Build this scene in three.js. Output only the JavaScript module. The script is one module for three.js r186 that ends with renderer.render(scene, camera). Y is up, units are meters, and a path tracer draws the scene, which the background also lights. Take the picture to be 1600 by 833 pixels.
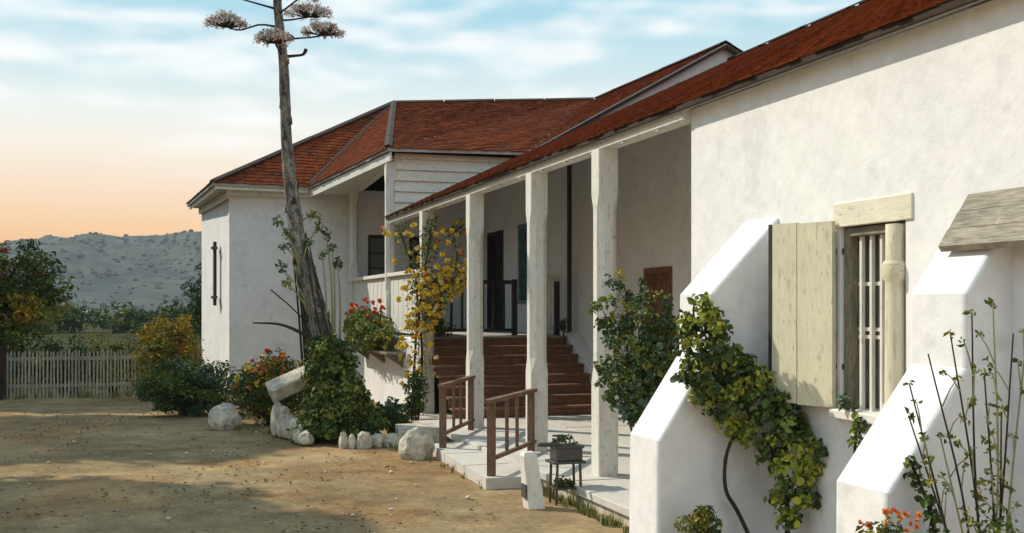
import * as THREE from 'three';
import { mergeGeometries } from 'three/addons/utils/BufferGeometryUtils.js';
import { RoundedBoxGeometry } from 'three/addons/geometries/RoundedBoxGeometry.js';
import { ImprovedNoise } from 'three/addons/math/ImprovedNoise.js';

// ---------------------------------------------------------------- camera, sky, sun, exposure
const EYE = 1.47;                                   // eye height above the yard; numbers below are metres
const scene = new THREE.Scene();
const camera = new THREE.PerspectiveCamera(2 * Math.atan(416.5 / 1750) * 180 / Math.PI, 1600 / 833, 0.1, 6000);
const YAW = Math.atan(566 / 1750);
camera.position.set(0, EYE, 0);
camera.lookAt(Math.sin(YAW), EYE, -Math.cos(YAW));
camera.setViewOffset(1600, 833, 0, -63.5, 1600, 833);   // rising front of the old plate camera
scene.add(camera);

function rng(seed) { let a = seed >>> 0; return () => { a = (a + 0x6D2B79F5) | 0; let t = Math.imul(a ^ (a >>> 15), 1 | a); t = (t + Math.imul(t ^ (t >>> 7), 61 | t)) ^ t; return ((t ^ (t >>> 14)) >>> 0) / 4294967296; }; }
const perlin = new ImprovedNoise();
const lerp = (a, b, t) => a + (b - a) * t;
const clamp = (x, a = 0, b = 1) => Math.min(b, Math.max(a, x));
const smooth = (a, b, x) => { const t = clamp((x - a) / (b - a)); return t * t * (3 - 2 * t); };
function fbm3(x, y, z, o = 4) { let s = 0, a = 0.5, f = 1; for (let i = 0; i < o; i++) { s += a * perlin.noise(x * f, y * f, z * f); a *= 0.5; f *= 2.03; } return s; }
const srgb = (r, g, b) => { const c = new THREE.Color().setRGB(r / 255, g / 255, b / 255, THREE.SRGBColorSpace); return [c.r, c.g, c.b]; };

const SKY_STRENGTH = 0.78;
{
  const W = 1536, H = 768, data = new Float32Array(W * H * 4);
  const stops = [[-90, [0.30, 0.24, 0.18]], [-3, [0.42, 0.32, 0.22]], [0, srgb(244, 170, 92)], [2.6, srgb(244, 180, 110)], [4.0, srgb(244, 200, 150)], [5.8, srgb(242, 216, 188)], [7.8, srgb(238, 230, 216)], [9.6, srgb(226, 232, 228)],
    [12, srgb(194, 219, 226)], [15, srgb(158, 204, 221)], [30, srgb(156, 204, 227)], [60, srgb(150, 199, 226)], [90, srgb(146, 195, 224)]];
  const cloud = srgb(250, 249, 247);
  for (let j = 0; j < H; j++) {
    const el = (j + 0.5) / H * 180 - 90;
    let k = 0; while (k < stops.length - 2 && el > stops[k + 1][0]) k++;
    const t = smooth(stops[k][0], stops[k + 1][0], el), t2 = lerp(clamp((el - stops[k][0]) / (stops[k + 1][0] - stops[k][0])), t, 0.3);
    for (let i = 0; i < W; i++) {
      const az = ((i + 0.5) / W - 0.5) * 2 * Math.PI, ce = Math.cos(el * Math.PI / 180);
      const dx = Math.cos(az), dz = Math.sin(az);
      let c = [0, 1, 2].map((q) => lerp(stops[k][1][q], stops[k + 1][1][q], t2));
      // long flat streaks of cloud
      const nx = dx * 3.1, nz = dz * 3.1, ny = el * 0.26;
      const warp = fbm3(nx * 1.3, ny * 0.5, nz * 1.3 + 9, 3) * 1.2;
      const n = 0.85 * fbm3(nx * 1.5 + warp * 0.5, ny * 2.1 + warp * 0.7, nz * 1.5 + 3.7, 5) + 0.42 * fbm3(nx * 5, ny * 4.6 + warp, nz * 5, 5);
      const cov = smooth(lerp(-0.10, -0.2, smooth(15, 40, el)), 0.30, n) * smooth(5.5, 9.5, el) * 0.92;
      c = c.map((v, q) => lerp(v, cloud[q], cov * 0.80));
      const o = (j * W + i) * 4; data[o] = c[0]; data[o + 1] = c[1]; data[o + 2] = c[2]; data[o + 3] = 1;
    }
  }
  const sky = new THREE.DataTexture(data, W, H, THREE.RGBAFormat, THREE.FloatType);
  sky.mapping = THREE.EquirectangularReflectionMapping; sky.magFilter = THREE.LinearFilter; sky.minFilter = THREE.LinearFilter; sky.wrapS = THREE.RepeatWrapping; sky.needsUpdate = true;
  scene.background = sky; scene.environment = sky;
  scene.backgroundIntensity = SKY_STRENGTH; scene.environmentIntensity = SKY_STRENGTH;
}
const sun = new THREE.DirectionalLight(new THREE.Color().setRGB(1.0, 0.905, 0.74), 2.85);
sun.position.set(-10, 12, -9.5).multiplyScalar(3).add(new THREE.Vector3(3, 0, -12));
sun.target.position.set(3, 0, -12);
sun.castShadow = true; sun.shadow.mapSize.set(4096, 4096); sun.shadow.radius = 1.5;
Object.assign(sun.shadow.camera, { left: -25, right: 25, top: 25, bottom: -25, near: 1, far: 160 });
scene.add(sun, sun.target);
const renderer = new THREE.WebGLRenderer({ antialias: true });
renderer.setSize(1024, 533);
renderer.toneMapping = THREE.LinearToneMapping;
renderer.toneMappingExposure = 1.5;
renderer.shadowMap.enabled = true;

// ---------------------------------------------------------------- helpers
const V = (X, y, d) => new THREE.Vector3(X, y + EYE, -d);       // X right of the eye, y above the eye, d along the house front
const GY = -EYE;
const taken = new Map();
function numbered(n) { const k = taken.get(n) ?? 0; taken.set(n, k + 1); return k ? `${n}_${String(k).padStart(3, '0')}` : n; }
function thing(name, label, category, pos, group) {
  const g = new THREE.Group(); g.name = numbered(name); scene.add(g); g.userData = { label, category }; if (group) g.userData.group = group;
  if (pos) g.position.copy(pos); return g;
}
function shadows(m) { m.castShadow = true; m.receiveShadow = true; return m; }
function part(name, geo, mat, parent, extra) {       // geo in world metres; parent may stand anywhere
  const m = shadows(new THREE.Mesh(Array.isArray(geo) ? mergeGeometries(geo.map(clean)) : geo, mat)); m.name = name;
  if (parent !== scene) { parent.updateWorldMatrix(true, false); m.geometry = m.geometry.clone(); m.geometry.applyMatrix4(parent.matrixWorld.clone().invert()); }
  else m.name = numbered(name);
  parent.add(m); if (extra) Object.assign(m.userData, extra); return m;
}
function single(name, geo, mat, label, category, group) { const m = part(name, geo, mat, scene); m.userData = { label, category }; if (group) m.userData.group = group; return m; }
function struct(name, geo, mat) { const m = part(name, geo, mat, scene); m.userData = { kind: 'structure' }; return m; }
function clean(g) { g = g.index ? g.toNonIndexed() : g; for (const k of Object.keys(g.attributes)) if (!['position', 'normal', 'uv', 'color'].includes(k)) g.deleteAttribute(k); return g; }
function boxUV(g, s = 1) {                            // uv in metres, by the way each face points
  g = clean(g); const p = g.attributes.position, n = p.count, uv = new Float32Array(n * 2);
  const a = new THREE.Vector3(), b = new THREE.Vector3(), c = new THREE.Vector3(), N = new THREE.Vector3();
  for (let i = 0; i < n; i += 3) {
    a.fromBufferAttribute(p, i); b.fromBufferAttribute(p, i + 1); c.fromBufferAttribute(p, i + 2);
    N.subVectors(b, a).cross(c.clone().sub(a)); const x = Math.abs(N.x), y = Math.abs(N.y), z = Math.abs(N.z);
    [a, b, c].forEach((v, k) => { const o = (i + k) * 2; if (x >= y && x >= z) { uv[o] = v.z * s; uv[o + 1] = v.y * s; } else if (y >= z) { uv[o] = v.x * s; uv[o + 1] = v.z * s; } else { uv[o] = v.x * s; uv[o + 1] = v.y * s; } });
  }
  g.setAttribute('uv', new THREE.BufferAttribute(uv, 2)); return g;
}
function gUV(g, along) {                              // uv for timber: u along the grain
  g = boxUV(g); const p = g.attributes.position, uv = g.attributes.uv;
  const k = along === 'x' ? 0 : along === 'y' ? 1 : 2, o = [0, 1, 2].filter((q) => q !== k), off = (p.getX(0) * 7.3 + p.getY(0) * 3.1 + p.getZ(0) * 5.7) % 5;
  for (let i = 0; i < p.count; i++) { const q = [p.getX(i), p.getY(i), p.getZ(i)]; uv.setXY(i, q[k] * 0.7 + off, (q[o[0]] + q[o[1]]) * 1.0 + off * 0.37); }
  return g;
}
function box(X0, X1, y0, y1, d0, d1, r = 0.006, along) {
  const w = Math.abs(X1 - X0), h = Math.abs(y1 - y0), l = Math.abs(d1 - d0);
  r = Math.min(r, w / 2.2, h / 2.2, l / 2.2);
  const g = r > 0 ? new RoundedBoxGeometry(w, h, l, 1, r) : new THREE.BoxGeometry(w, h, l);
  g.translate((X0 + X1) / 2, (y0 + y1) / 2 + EYE, -(d0 + d1) / 2);
  return along ? gUV(g, along) : boxUV(g);
}
function tri(list) { const g = new THREE.BufferGeometry(); g.setAttribute('position', new THREE.Float32BufferAttribute(list.flatMap((v) => [v.x, v.y, v.z]), 3)); g.computeVertexNormals(); return boxUV(g); }
function prism(pts, off) {                            // closed prism of a flat convex outline
  const top = pts, bot = pts.map((p) => p.clone().add(off)), L = [];
  const nrm = new THREE.Vector3(); for (let i = 1; i < pts.length - 1; i++) nrm.add(pts[i].clone().sub(pts[0]).cross(pts[i + 1].clone().sub(pts[0])));
  const flip = nrm.dot(off) > 0; const add = (a, b, c) => flip ? L.push(a, c, b) : L.push(a, b, c);
  for (let i = 1; i < pts.length - 1; i++) { add(top[0], top[i], top[i + 1]); add(bot[0], bot[i + 1], bot[i]); }
  for (let i = 0; i < pts.length; i++) { const j = (i + 1) % pts.length; add(top[i], bot[i], bot[j]); add(top[i], bot[j], top[j]); }
  return tri(L);
}
function tube(points, radii, sides = 8, noise = 0, caps = true) {      // tapered, bent, slightly knobbly limb
  const n = points.length, P = [], idx = [], uv = []; let up = new THREE.Vector3(0.31, 0.2, 0.93);
  for (let i = 0; i < n; i++) {
    const t = points[Math.min(n - 1, i + 1)].clone().sub(points[Math.max(0, i - 1)]).normalize();
    const a = up.clone().cross(t).normalize(), b = t.clone().cross(a);
    for (let k = 0; k <= sides; k++) {
      const th = k / sides * Math.PI * 2, q = k % sides; let r = Array.isArray(radii) ? radii[i] : radii;
      if (noise) r *= 1 + noise * perlin.noise(q * 1.7 + points[i].x * 9, points[i].y * 9 + 3, i * 0.9);
      const v = points[i].clone().addScaledVector(a, Math.cos(th) * r).addScaledVector(b, Math.sin(th) * r); P.push(v.x, v.y, v.z); uv.push(k / sides * 0.6, points[i].y);
    }
  }
  const S = sides + 1;
  for (let i = 0; i < n - 1; i++) for (let k = 0; k < sides; k++) { const a = i * S + k, b = a + 1, c = a + S, d = c + 1; idx.push(a, b, c, b, d, c); }
  if (caps) for (const e of [0, n - 1]) { const c0 = P.length / 3, c = points[e]; P.push(c.x, c.y, c.z); uv.push(0.3, c.y); for (let k = 0; k < sides; k++) e ? idx.push(c0, e * S + k, e * S + k + 1) : idx.push(c0, k + 1, k); }
  const g = new THREE.BufferGeometry(); g.setAttribute('position', new THREE.Float32BufferAttribute(P, 3)); g.setAttribute('uv', new THREE.Float32BufferAttribute(uv, 2)); g.setIndex(idx); g.computeVertexNormals(); return clean(g);
}
function curve(pts, n = 10) { return new THREE.CatmullRomCurve3(pts).getPoints(n); }
function rock(c, r, seed, flat = 1) {
  let g = new THREE.IcosahedronGeometry(1, 4); const p = g.attributes.position, v = new THREE.Vector3();
  for (let i = 0; i < p.count; i++) { v.fromBufferAttribute(p, i); const f = 1 + 0.42 * fbm3(v.x * 0.9 + seed * 3.1, v.y * 0.9, v.z * 0.9 + seed, 2) + 0.16 * fbm3(v.x * 3 + seed, v.y * 3, v.z * 3, 3); v.multiplyScalar(f); if (v.y < -0.55) v.y = -0.55; p.setXYZ(i, v.x * r.x, v.y * r.y * flat, v.z * r.z); }
  g.computeVertexNormals(); g.translate(c.x, c.y, c.z); return boxUV(g);
}

// ---------------------------------------------------------------- procedural textures
function texture(size, fn, color, repeat = 1) {
  const d = new Uint8Array(size * size * 4);
  for (let j = 0; j < size; j++) for (let i = 0; i < size; i++) { const c = fn(i / size, j / size), o = (j * size + i) * 4; d[o] = clamp(c[0]) * 255; d[o + 1] = clamp(c[1]) * 255; d[o + 2] = clamp(c[2]) * 255; d[o + 3] = 255; }
  const t = new THREE.DataTexture(d, size, size); t.wrapS = t.wrapT = THREE.RepeatWrapping; t.magFilter = THREE.LinearFilter; t.minFilter = THREE.LinearMipmapLinearFilter; t.generateMipmaps = true;
  if (color) t.colorSpace = THREE.SRGBColorSpace; t.repeat.set(repeat, repeat); t.needsUpdate = true; return t;
}
function tileNoise(seed) {                            // value noise that repeats on the unit square
  const R = rng(seed), T = Float32Array.from({ length: 65536 }, () => R());
  const at = (x, y, p) => T[(((y % p) + p) % p * 251 + ((x % p) + p) % p + p * 13) & 65535];
  const n = (u, v, p) => { const x = u * p, y = v * p, i = Math.floor(x), j = Math.floor(y), fx = x - i, fy = y - j, sx = fx * fx * (3 - 2 * fx), sy = fy * fy * (3 - 2 * fy); return lerp(lerp(at(i, j, p), at(i + 1, j, p), sx), lerp(at(i, j + 1, p), at(i + 1, j + 1, p), sx), sy); };
  return (u, v, p, o = 4) => { let s = 0, a = 0.5, w = 0; for (let k = 0; k < o; k++) { s += a * n(u, v, p); w += a; a *= 0.55; p *= 2; } return s / w; };
}
const tn = tileNoise(7);
const plasterMap = texture(1024, (u, v) => { const a = tn(u, v, 5, 5), b = tn(u + 0.3, v, 40, 4), s = tn(u, v + 0.4, 14, 4); const k = 0.955 + (a - 0.5) * 0.07 + (b - 0.5) * 0.07 - smooth(0.62, 0.75, s) * 0.035; return [k, k * 0.985, k * 0.97 - (a - 0.5) * 0.02]; }, true, 0.4);
const plasterBump = texture(1024, (u, v) => { const k = tn(u, v, 6, 4) * 0.55 + tn(u, v, 34, 4) * 0.3 + tn(u + 0.2, v, 130, 3) * 0.15; return [k, k, k]; }, false, 0.4);
const grainMap = texture(1024, (u, v) => { const w = tn(u, v, 4, 3) * 0.06; const g = tn(u * 0.25, v + w, 96, 4), s = tn(u, v, 10, 4); const k = 0.8 + (g - 0.5) * 0.42 + (s - 0.5) * 0.22; return [k, k * 0.99, k * 0.97]; }, true, 1);
const paintMap = texture(1024, (u, v) => { const w = tn(u, v, 4, 3) * 0.06; const g = tn(u * 0.25, v + w, 96, 4), s = tn(u, v, 10, 4), c = smooth(0.66, 0.74, tn(u * 0.5, v + 0.3, 48, 4)); const k = 0.95 + (g - 0.5) * 0.10 + (s - 0.5) * 0.08 - c * 0.12; return [k, k * 0.99, k * 0.965]; }, true, 1);
const grainBump = texture(512, (u, v) => { const g = tn(u * 0.25, v + tn(u, v, 4, 3) * 0.06, 96, 4); return [g, g, g]; }, false, 1);
const dirtMap = texture(2048, (u, v) => {
  const a = tn(u, v, 5, 5), b = tn(u + 0.31, v + 0.11, 26, 5), c = tn(u, v + 0.5, 170, 4), e = tn(u + 0.7, v, 420, 2);
  let k = 0.80 + (a - 0.5) * 0.34 + (b - 0.5) * 0.30 + (c - 0.5) * 0.18 + (e - 0.5) * 0.10; const red = smooth(0.5, 0.66, tn(u + 0.9, v, 7, 4)) * 0.06;
  const st = smooth(0.74, 0.80, e) * 0.10;
  return [k + st, k * 0.925 - red * 0.6 + st, k * 0.80 - red + st];
}, true, 1 / 7);
const dirtBump = texture(1024, (u, v) => { const k = tn(u, v, 12, 4) * 0.5 + tn(u, v + 0.4, 90, 4) * 0.35 + tn(u, v, 340, 2) * 0.15; return [k, k, k]; }, false, 1 / 3.5);
const barkBump = texture(512, (u, v) => { const k = tn(u, v * 0.2, 60, 4) * 0.6 + tn(u, v, 24, 4) * 0.4; return [k, k, k]; }, false, 2);
const barkMap = texture(512, (u, v) => { const k = 0.62 + (tn(u, v * 0.3, 40, 4) - 0.5) * 0.7 + (tn(u, v, 12, 4) - 0.5) * 0.7; return [k, k * 0.97, k * 0.92]; }, true, 2);
const stoneMap = texture(512, (u, v) => { const k = 0.86 + (tn(u, v, 8, 5) - 0.5) * 0.5 + (tn(u, v, 60, 3) - 0.5) * 0.25; return [k, k * 0.98, k * 0.94]; }, true, 2);

const std = (o) => new THREE.MeshStandardMaterial({ roughness: 0.9, metalness: 0, side: THREE.DoubleSide, ...o });
const matte = (o) => new THREE.MeshPhysicalMaterial({ roughness: 1, metalness: 0, specularIntensity: 0.12, side: THREE.DoubleSide, ...o });
const lin = (r, g, b) => new THREE.Color().setRGB(r, g, b);
const M = {
  plaster: std({ color: lin(0.84, 0.865, 0.905), map: plasterMap, bumpMap: plasterBump, bumpScale: 0.008, roughness: 0.95 }),
  plasterFine: std({ color: lin(0.82, 0.81, 0.78), map: plasterMap, bumpMap: plasterBump, bumpScale: 0.004, roughness: 0.95 }),
  white: std({ color: lin(0.77, 0.765, 0.745), map: paintMap, bumpMap: grainBump, bumpScale: 0.0015, roughness: 0.7 }),
  gableBoard: std({ color: lin(0.84, 0.81, 0.74), map: paintMap, bumpMap: grainBump, bumpScale: 0.002, roughness: 0.8 }),
  brown: std({ color: lin(0.32, 0.15, 0.09), map: grainMap, bumpMap: grainBump, bumpScale: 0.002, roughness: 0.75 }),
  dark: std({ color: lin(0.035, 0.034, 0.032), map: grainMap, roughness: 0.7 }),
  railBrown: std({ color: lin(0.29, 0.16, 0.11), map: grainMap, bumpMap: grainBump, bumpScale: 0.002, roughness: 0.8 }),
  shutter: std({ color: lin(0.72, 0.685, 0.53), map: paintMap, bumpMap: grainBump, bumpScale: 0.001, roughness: 0.8 }),
  grey: std({ color: lin(0.30, 0.28, 0.22), map: grainMap, bumpMap: grainBump, bumpScale: 0.004, roughness: 0.9 }),
  lintel: std({ color: lin(0.78, 0.755, 0.65), map: paintMap, bumpMap: grainBump, bumpScale: 0.001 }),
  capBoard: std({ color: lin(0.44, 0.41, 0.33), map: grainMap, bumpMap: grainBump, bumpScale: 0.002 }),
  deck: std({ color: lin(0.52, 0.52, 0.52), map: paintMap, bumpMap: grainBump, bumpScale: 0.002 }),
  shingle: new THREE.MeshPhysicalMaterial({ side: THREE.DoubleSide, specularIntensity: 0.15, vertexColors: true, map: grainMap, bumpMap: grainBump, bumpScale: 0.003, roughness: 0.95 }),
  cap: std({ color: lin(0.06, 0.035, 0.028), map: grainMap, roughness: 0.95 }),
  glass: new THREE.MeshPhysicalMaterial({ color: lin(0.85, 0.9, 0.9), roughness: 0.05, metalness: 0, ior: 1.5, transmission: 1, thickness: 0 }),
  blue: std({ color: lin(0.16, 0.34, 0.42), map: grainMap, roughness: 0.7 }),
  slab: std({ color: lin(0.62, 0.61, 0.58), map: plasterMap, bumpMap: plasterBump, bumpScale: 0.006 }),
  stone: std({ color: lin(0.66, 0.63, 0.57), map: stoneMap, bumpMap: plasterBump, bumpScale: 0.012 }),
  iron: std({ color: lin(0.09, 0.087, 0.08), roughness: 0.6, metalness: 0.4 }),
  bark: std({ vertexColors: true, map: barkMap, bumpMap: barkBump, bumpScale: 0.012 }),
  branch: std({ color: lin(0.12, 0.085, 0.055), map: barkMap, bumpMap: barkBump, bumpScale: 0.004 }),
  stalkGreen: std({ color: lin(0.24, 0.24, 0.11), roughness: 0.8 }),
  leaf: new THREE.MeshPhysicalMaterial({ vertexColors: true, roughness: 0.7, specularIntensity: 0.5, side: THREE.DoubleSide }),
  clay: std({ color: lin(0.34, 0.15, 0.085), map: stoneMap }),
};

// ---------------------------------------------------------------- foliage
const _q = new THREE.Quaternion(), _z = new THREE.Vector3(0, 0, 1);
class Leaves {
  constructor(seed) { this.p = []; this.c = []; this.R = rng(seed); }
  leaf(pos, normal, len, wid, col, seg = 1) {
    const R = this.R; _q.setFromUnitVectors(_z, normal); const spin = new THREE.Quaternion().setFromAxisAngle(_z, R() * 6.283); const q = _q.clone().multiply(spin);
    const f = 0.22 * len, pts = seg === 1 ? [[0, 0, 0], [-wid / 2, len * 0.45, f], [0, len, -f * 0.4], [wid / 2, len * 0.45, f]]
      : [[0, 0, 0], [-wid * 0.42, len * 0.25, f * 0.6], [-wid * 0.46, len * 0.6, f * 0.7], [0, len, -f * 0.6], [wid * 0.46, len * 0.6, f * 0.7], [wid * 0.42, len * 0.25, f * 0.6]];
    const w = pts.map((a) => new THREE.Vector3(...a).applyQuaternion(q).add(pos));
    const T = seg === 1 ? [0, 1, 2, 0, 2, 3] : [0, 1, 2, 0, 2, 3, 0, 3, 4, 0, 4, 5];
    for (const i of T) { this.p.push(w[i].x, w[i].y, w[i].z); this.c.push(col[0], col[1], col[2]); }
  }
  dir() { const R = this.R, z = R() * 2 - 1, a = R() * 6.283, s = Math.sqrt(1 - z * z); return new THREE.Vector3(Math.cos(a) * s, z, Math.sin(a) * s); }
  clump(c, r, n, len, palette, { shell = 0.55, seg = 1, wide = 0.55, up = 0.35 } = {}) {
    const R = this.R;
    const tint = palette[Math.floor(R() * palette.length)];
    for (let i = 0; i < n; i++) {
      const u = this.dir(), k = lerp(shell, 1.05, Math.pow(R(), 0.7)); const pos = new THREE.Vector3(c.x + u.x * r.x * k, c.y + u.y * r.y * k, c.z + u.z * r.z * k);
      const nrm = u.clone().addScaledVector(this.dir(), 0.8); nrm.y += up; nrm.normalize();
      const b = R() < 0.7 ? tint : palette[Math.floor(R() * palette.length)], j = 0.7 + R() * 0.6, s = len * (0.45 + R() * R() * 1.3);
      this.leaf(pos, nrm, s, s * wide, [b[0] * j, b[1] * j, b[2] * j], seg);
    }
  }
  // an uneven bush or crown: clumps spread through an ellipsoid
  bush(c, r, clumps, per, len, palette, o = {}) {
    const R = this.R, cs = [];
    for (let i = 0; i < clumps; i++) {
      const u = this.dir(), k = Math.pow(R(), 0.42) * (o.fill ?? 0.86); const pos = new THREE.Vector3(c.x + u.x * r.x * k, c.y + u.y * r.y * k, c.z + u.z * r.z * k);
      if (o.floor !== undefined && pos.y < o.floor) pos.y = o.floor + R() * 0.1;
      const s = (o.cs ?? 0.3) * (0.6 + R() * 0.7), cr = new THREE.Vector3(r.x * s, r.y * s * 0.85, r.z * s); cs.push(pos);
      const pal = o.pick ? o.pick(pos, R) : palette; this.clump(pos, cr, per, len, pal, o);
    }
    return cs;
  }
  geo() { const g = new THREE.BufferGeometry(); g.setAttribute('position', new THREE.Float32BufferAttribute(this.p, 3)); g.setAttribute('color', new THREE.Float32BufferAttribute(this.c, 3)); g.computeVertexNormals(); return g; }
}
function stems(base, targets, r0, R, sides = 5) {
  return targets.map((t) => { const m = base.clone().lerp(t, 0.5); m.x += (R() - 0.5) * 0.15; m.z += (R() - 0.5) * 0.15; m.y += 0.05; return tube(curve([base.clone().add(new THREE.Vector3((R() - 0.5) * 0.08, 0, (R() - 0.5) * 0.08)), m, t], 5), [0, 1, 2, 3, 4, 5].map((k) => r0 * (1 - k * 0.15)), sides, 0, false); });
}
const PAL = {
  deep: [[0.045, 0.080, 0.022], [0.058, 0.098, 0.026], [0.04, 0.066, 0.024]],
  mid: [[0.11, 0.16, 0.03], [0.09, 0.135, 0.034], [0.15, 0.19, 0.036], [0.06, 0.10, 0.03]],
  olive: [[0.20, 0.20, 0.036], [0.27, 0.24, 0.04], [0.13, 0.145, 0.03]],
  gold: [[0.50, 0.33, 0.03], [0.42, 0.29, 0.035], [0.32, 0.25, 0.03]],
  rust: [[0.26, 0.09, 0.03], [0.33, 0.13, 0.03], [0.17, 0.09, 0.03]],
  bluish: [[0.07, 0.12, 0.075], [0.11, 0.165, 0.11], [0.05, 0.09, 0.05]],
};
const mix = (...a) => a.flat();
function bloomGeo(r, seed) {                          // a small double flower of cupped petals
  const L = new Leaves(seed), c = [1, 1, 1];
  for (let k = 0; k < 16; k++) { const u = L.dir(); u.y = Math.abs(u.y) * 0.7; u.normalize(); L.leaf(new THREE.Vector3(u.x * r * 0.25, u.y * r * 0.25, u.z * r * 0.25), u.clone().cross(L.dir()).normalize(), r * 0.9, r * 0.95, c, 2); }
  const g = L.geo(); g.deleteAttribute('color'); return g;
}
const blooms = [11, 12, 13].map((s) => bloomGeo(1, s));
const bloomMat = { yellow: std({ color: lin(0.80, 0.58, 0.06), roughness: 0.7 }), apricot: std({ color: lin(0.72, 0.24, 0.05), roughness: 0.7 }), red: std({ color: lin(0.62, 0.075, 0.03), roughness: 0.7 }), cream: std({ color: lin(0.8, 0.66, 0.25), roughness: 0.7 }) };
function bloom(parent, name, pos, r, mat, R) {
  const m = shadows(new THREE.Mesh(blooms[Math.floor(R() * 3)], mat)); m.name = name; m.scale.setScalar(r); m.rotation.set((R() - 0.5) * 1.6, R() * 6.28, (R() - 0.5) * 1.6);
  parent.updateWorldMatrix(true, false); m.position.copy(parent.worldToLocal(pos.clone())); parent.add(m); return m;
}

// ================================================================ SETTING
// ground: one sheet, fine near the house and coarse towards the horizon
{
  const axis = (fine, step, far) => { const a = []; let x = 0, s = step; while (x < far) { a.push(x); if (x > fine) s *= 1.25; x += s; } a.push(far); return a; };
  const px = axis(9, 0.16, 2600), xs = [...px.slice(1).map((v) => -v).reverse(), ...px], pz = axis(26, 0.16, 3200), ds = [...axis(2, 0.5, 300).slice(1).map((v) => -v).reverse(), ...pz];
  const P = [], C = [], U = [], I = [];
  for (const d of ds) for (const x of xs) {
    const near = smooth(60, 22, Math.hypot(x, d - 10));
    let y = (0.030 * fbm3(x * 0.55, d * 0.55, 3, 3) + 0.012 * fbm3(x * 2.4, d * 2.4, 8, 3)) * near - 0.012;
    P.push(x, y, -d); U.push(x, d);
    const g = clamp(smooth(20.2, 22.5, d + 0.8 * fbm3(x * 0.5, d * 0.5, 0, 2))), f = fbm3(x * 0.02, d * 0.01, 5, 3) * 0.5 + 0.5;
    const field = [lerp(0.035, 0.07, f), lerp(0.055, 0.085, f), lerp(0.016, 0.03, f)], red = smooth(0.02, 0.3, fbm3(x * 0.5 + 4, d * 0.35, 2, 3)) * 0.5;
    C.push(lerp(0.45, field[0], g), lerp(0.39 - red * 0.06, field[1], g), lerp(0.295 - red * 0.08, field[2], g));
  }
  const n = xs.length; for (let j = 0; j < ds.length - 1; j++) for (let i = 0; i < n - 1; i++) { const a = j * n + i, b = a + 1, c = a + n, e = c + 1; I.push(a, b, c, b, e, c); }
  const g = new THREE.BufferGeometry(); g.setAttribute('position', new THREE.Float32BufferAttribute(P, 3)); g.setAttribute('color', new THREE.Float32BufferAttribute(C, 3)); g.setAttribute('uv', new THREE.Float32BufferAttribute(U, 2)); g.setIndex(I); g.computeVertexNormals();
  struct('ground', g, matte({ vertexColors: true, map: dirtMap, bumpMap: dirtBump, bumpScale: 0.008 }));
}
// hills beyond the fields
{
  const nx = 460, nd = 150, P = [], C = [], I = [];
  for (let j = 0; j <= nd; j++) for (let i = 0; i <= nx; i++) {
    const x = lerp(-700, 800, i / nx), d = lerp(430, 900, j / nd);
    const ridge = 39 + 20 * fbm3(x * 0.006 + 2.1, 0.3, 4, 4) + 5 * smooth(-10, 40, x) - 9 * smooth(-25, -110, x), k = smooth(420, 690, d) * (1 - 0.5 * smooth(700, 900, d));
    const w = 14 * fbm3(x * 0.02, d * 0.02, 5, 3), fold = Math.abs(fbm3((x + w) * 0.017 + d * 0.006, d * 0.0035, 7, 4)) * 2.2;
    P.push(x, ridge * k * lerp(1.06, 0.42, clamp(fold * 1.1 * (1 - 0.75 * smooth(600, 690, d)))) - 1 + (1.6 * fbm3(x * 0.06, d * 0.06, 3, 3) ) * k, -d);
    const v = fbm3(x * 0.035, d * 0.03, 1, 4), s = fbm3(x * 0.13, d * 0.10, 6, 3), q = fbm3(x * 0.42, d * 0.3, 9, 3), t = clamp(0.40 + v * 1.3 + s * 1.2 + q * 1.2);
    C.push(lerp(0.03, 0.088, t), lerp(0.042, 0.098, t), lerp(0.04, 0.082, t));
  }
  const n = nx + 1; for (let j = 0; j < nd; j++) for (let i = 0; i < nx; i++) { const a = j * n + i; I.push(a, a + 1, a + n, a + 1, a + n + 1, a + n); }
  const g = new THREE.BufferGeometry(); g.setAttribute('position', new THREE.Float32BufferAttribute(P, 3)); g.setAttribute('color', new THREE.Float32BufferAttribute(C, 3)); g.setIndex(I); g.computeVertexNormals();
  struct('hills', g, matte({ vertexColors: true }));
  const R = rng(55), N = 3000, sg = new THREE.IcosahedronGeometry(1, 1), sp = sg.attributes.position; for (let i = 0; i < sp.count; i++) { const f = 1 + 0.5 * perlin.noise(sp.getX(i) * 1.7, sp.getY(i) * 1.7, sp.getZ(i) * 1.7); sp.setXYZ(i, sp.getX(i) * f, sp.getY(i) * f * 0.7, sp.getZ(i) * f); } sg.computeVertexNormals();
  const im = shadows(new THREE.InstancedMesh(sg, matte({ color: lin(1, 1, 1) }), N)), m4 = new THREE.Matrix4(), cc = new THREE.Color();
  for (let k = 0; k < N;) { const fx = 0.36 + R() * 0.26, fj = R() * 0.62; const i = Math.floor(fx * nx), j = Math.floor(fj * nd), o = (j * n + i) * 3, x = P[o] + (R() - 0.5) * 3, z = P[o + 2] + (R() - 0.5) * 3; if (fbm3(x * 0.03, z * 0.03, 4, 3) + (R() - 0.5) * 0.5 < -0.05) continue; const s = 0.4 + R() * R() * 1.3; m4.makeRotationY(R() * 6).scale(new THREE.Vector3(s * (0.8 + R() * 0.7), s, s)).setPosition(x, P[o + 1] + s * 0.2, z); im.setMatrixAt(k, m4); const q = 0.5 + R(); im.setColorAt(k, cc.setRGB(0.036 * q, 0.050 * q, 0.042 * q)); k++; }
  im.name = 'hill_scrub'; im.userData = { kind: 'stuff', label: 'dark scrub dotted over the far hills', category: 'scrub' }; scene.add(im);
}
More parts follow.
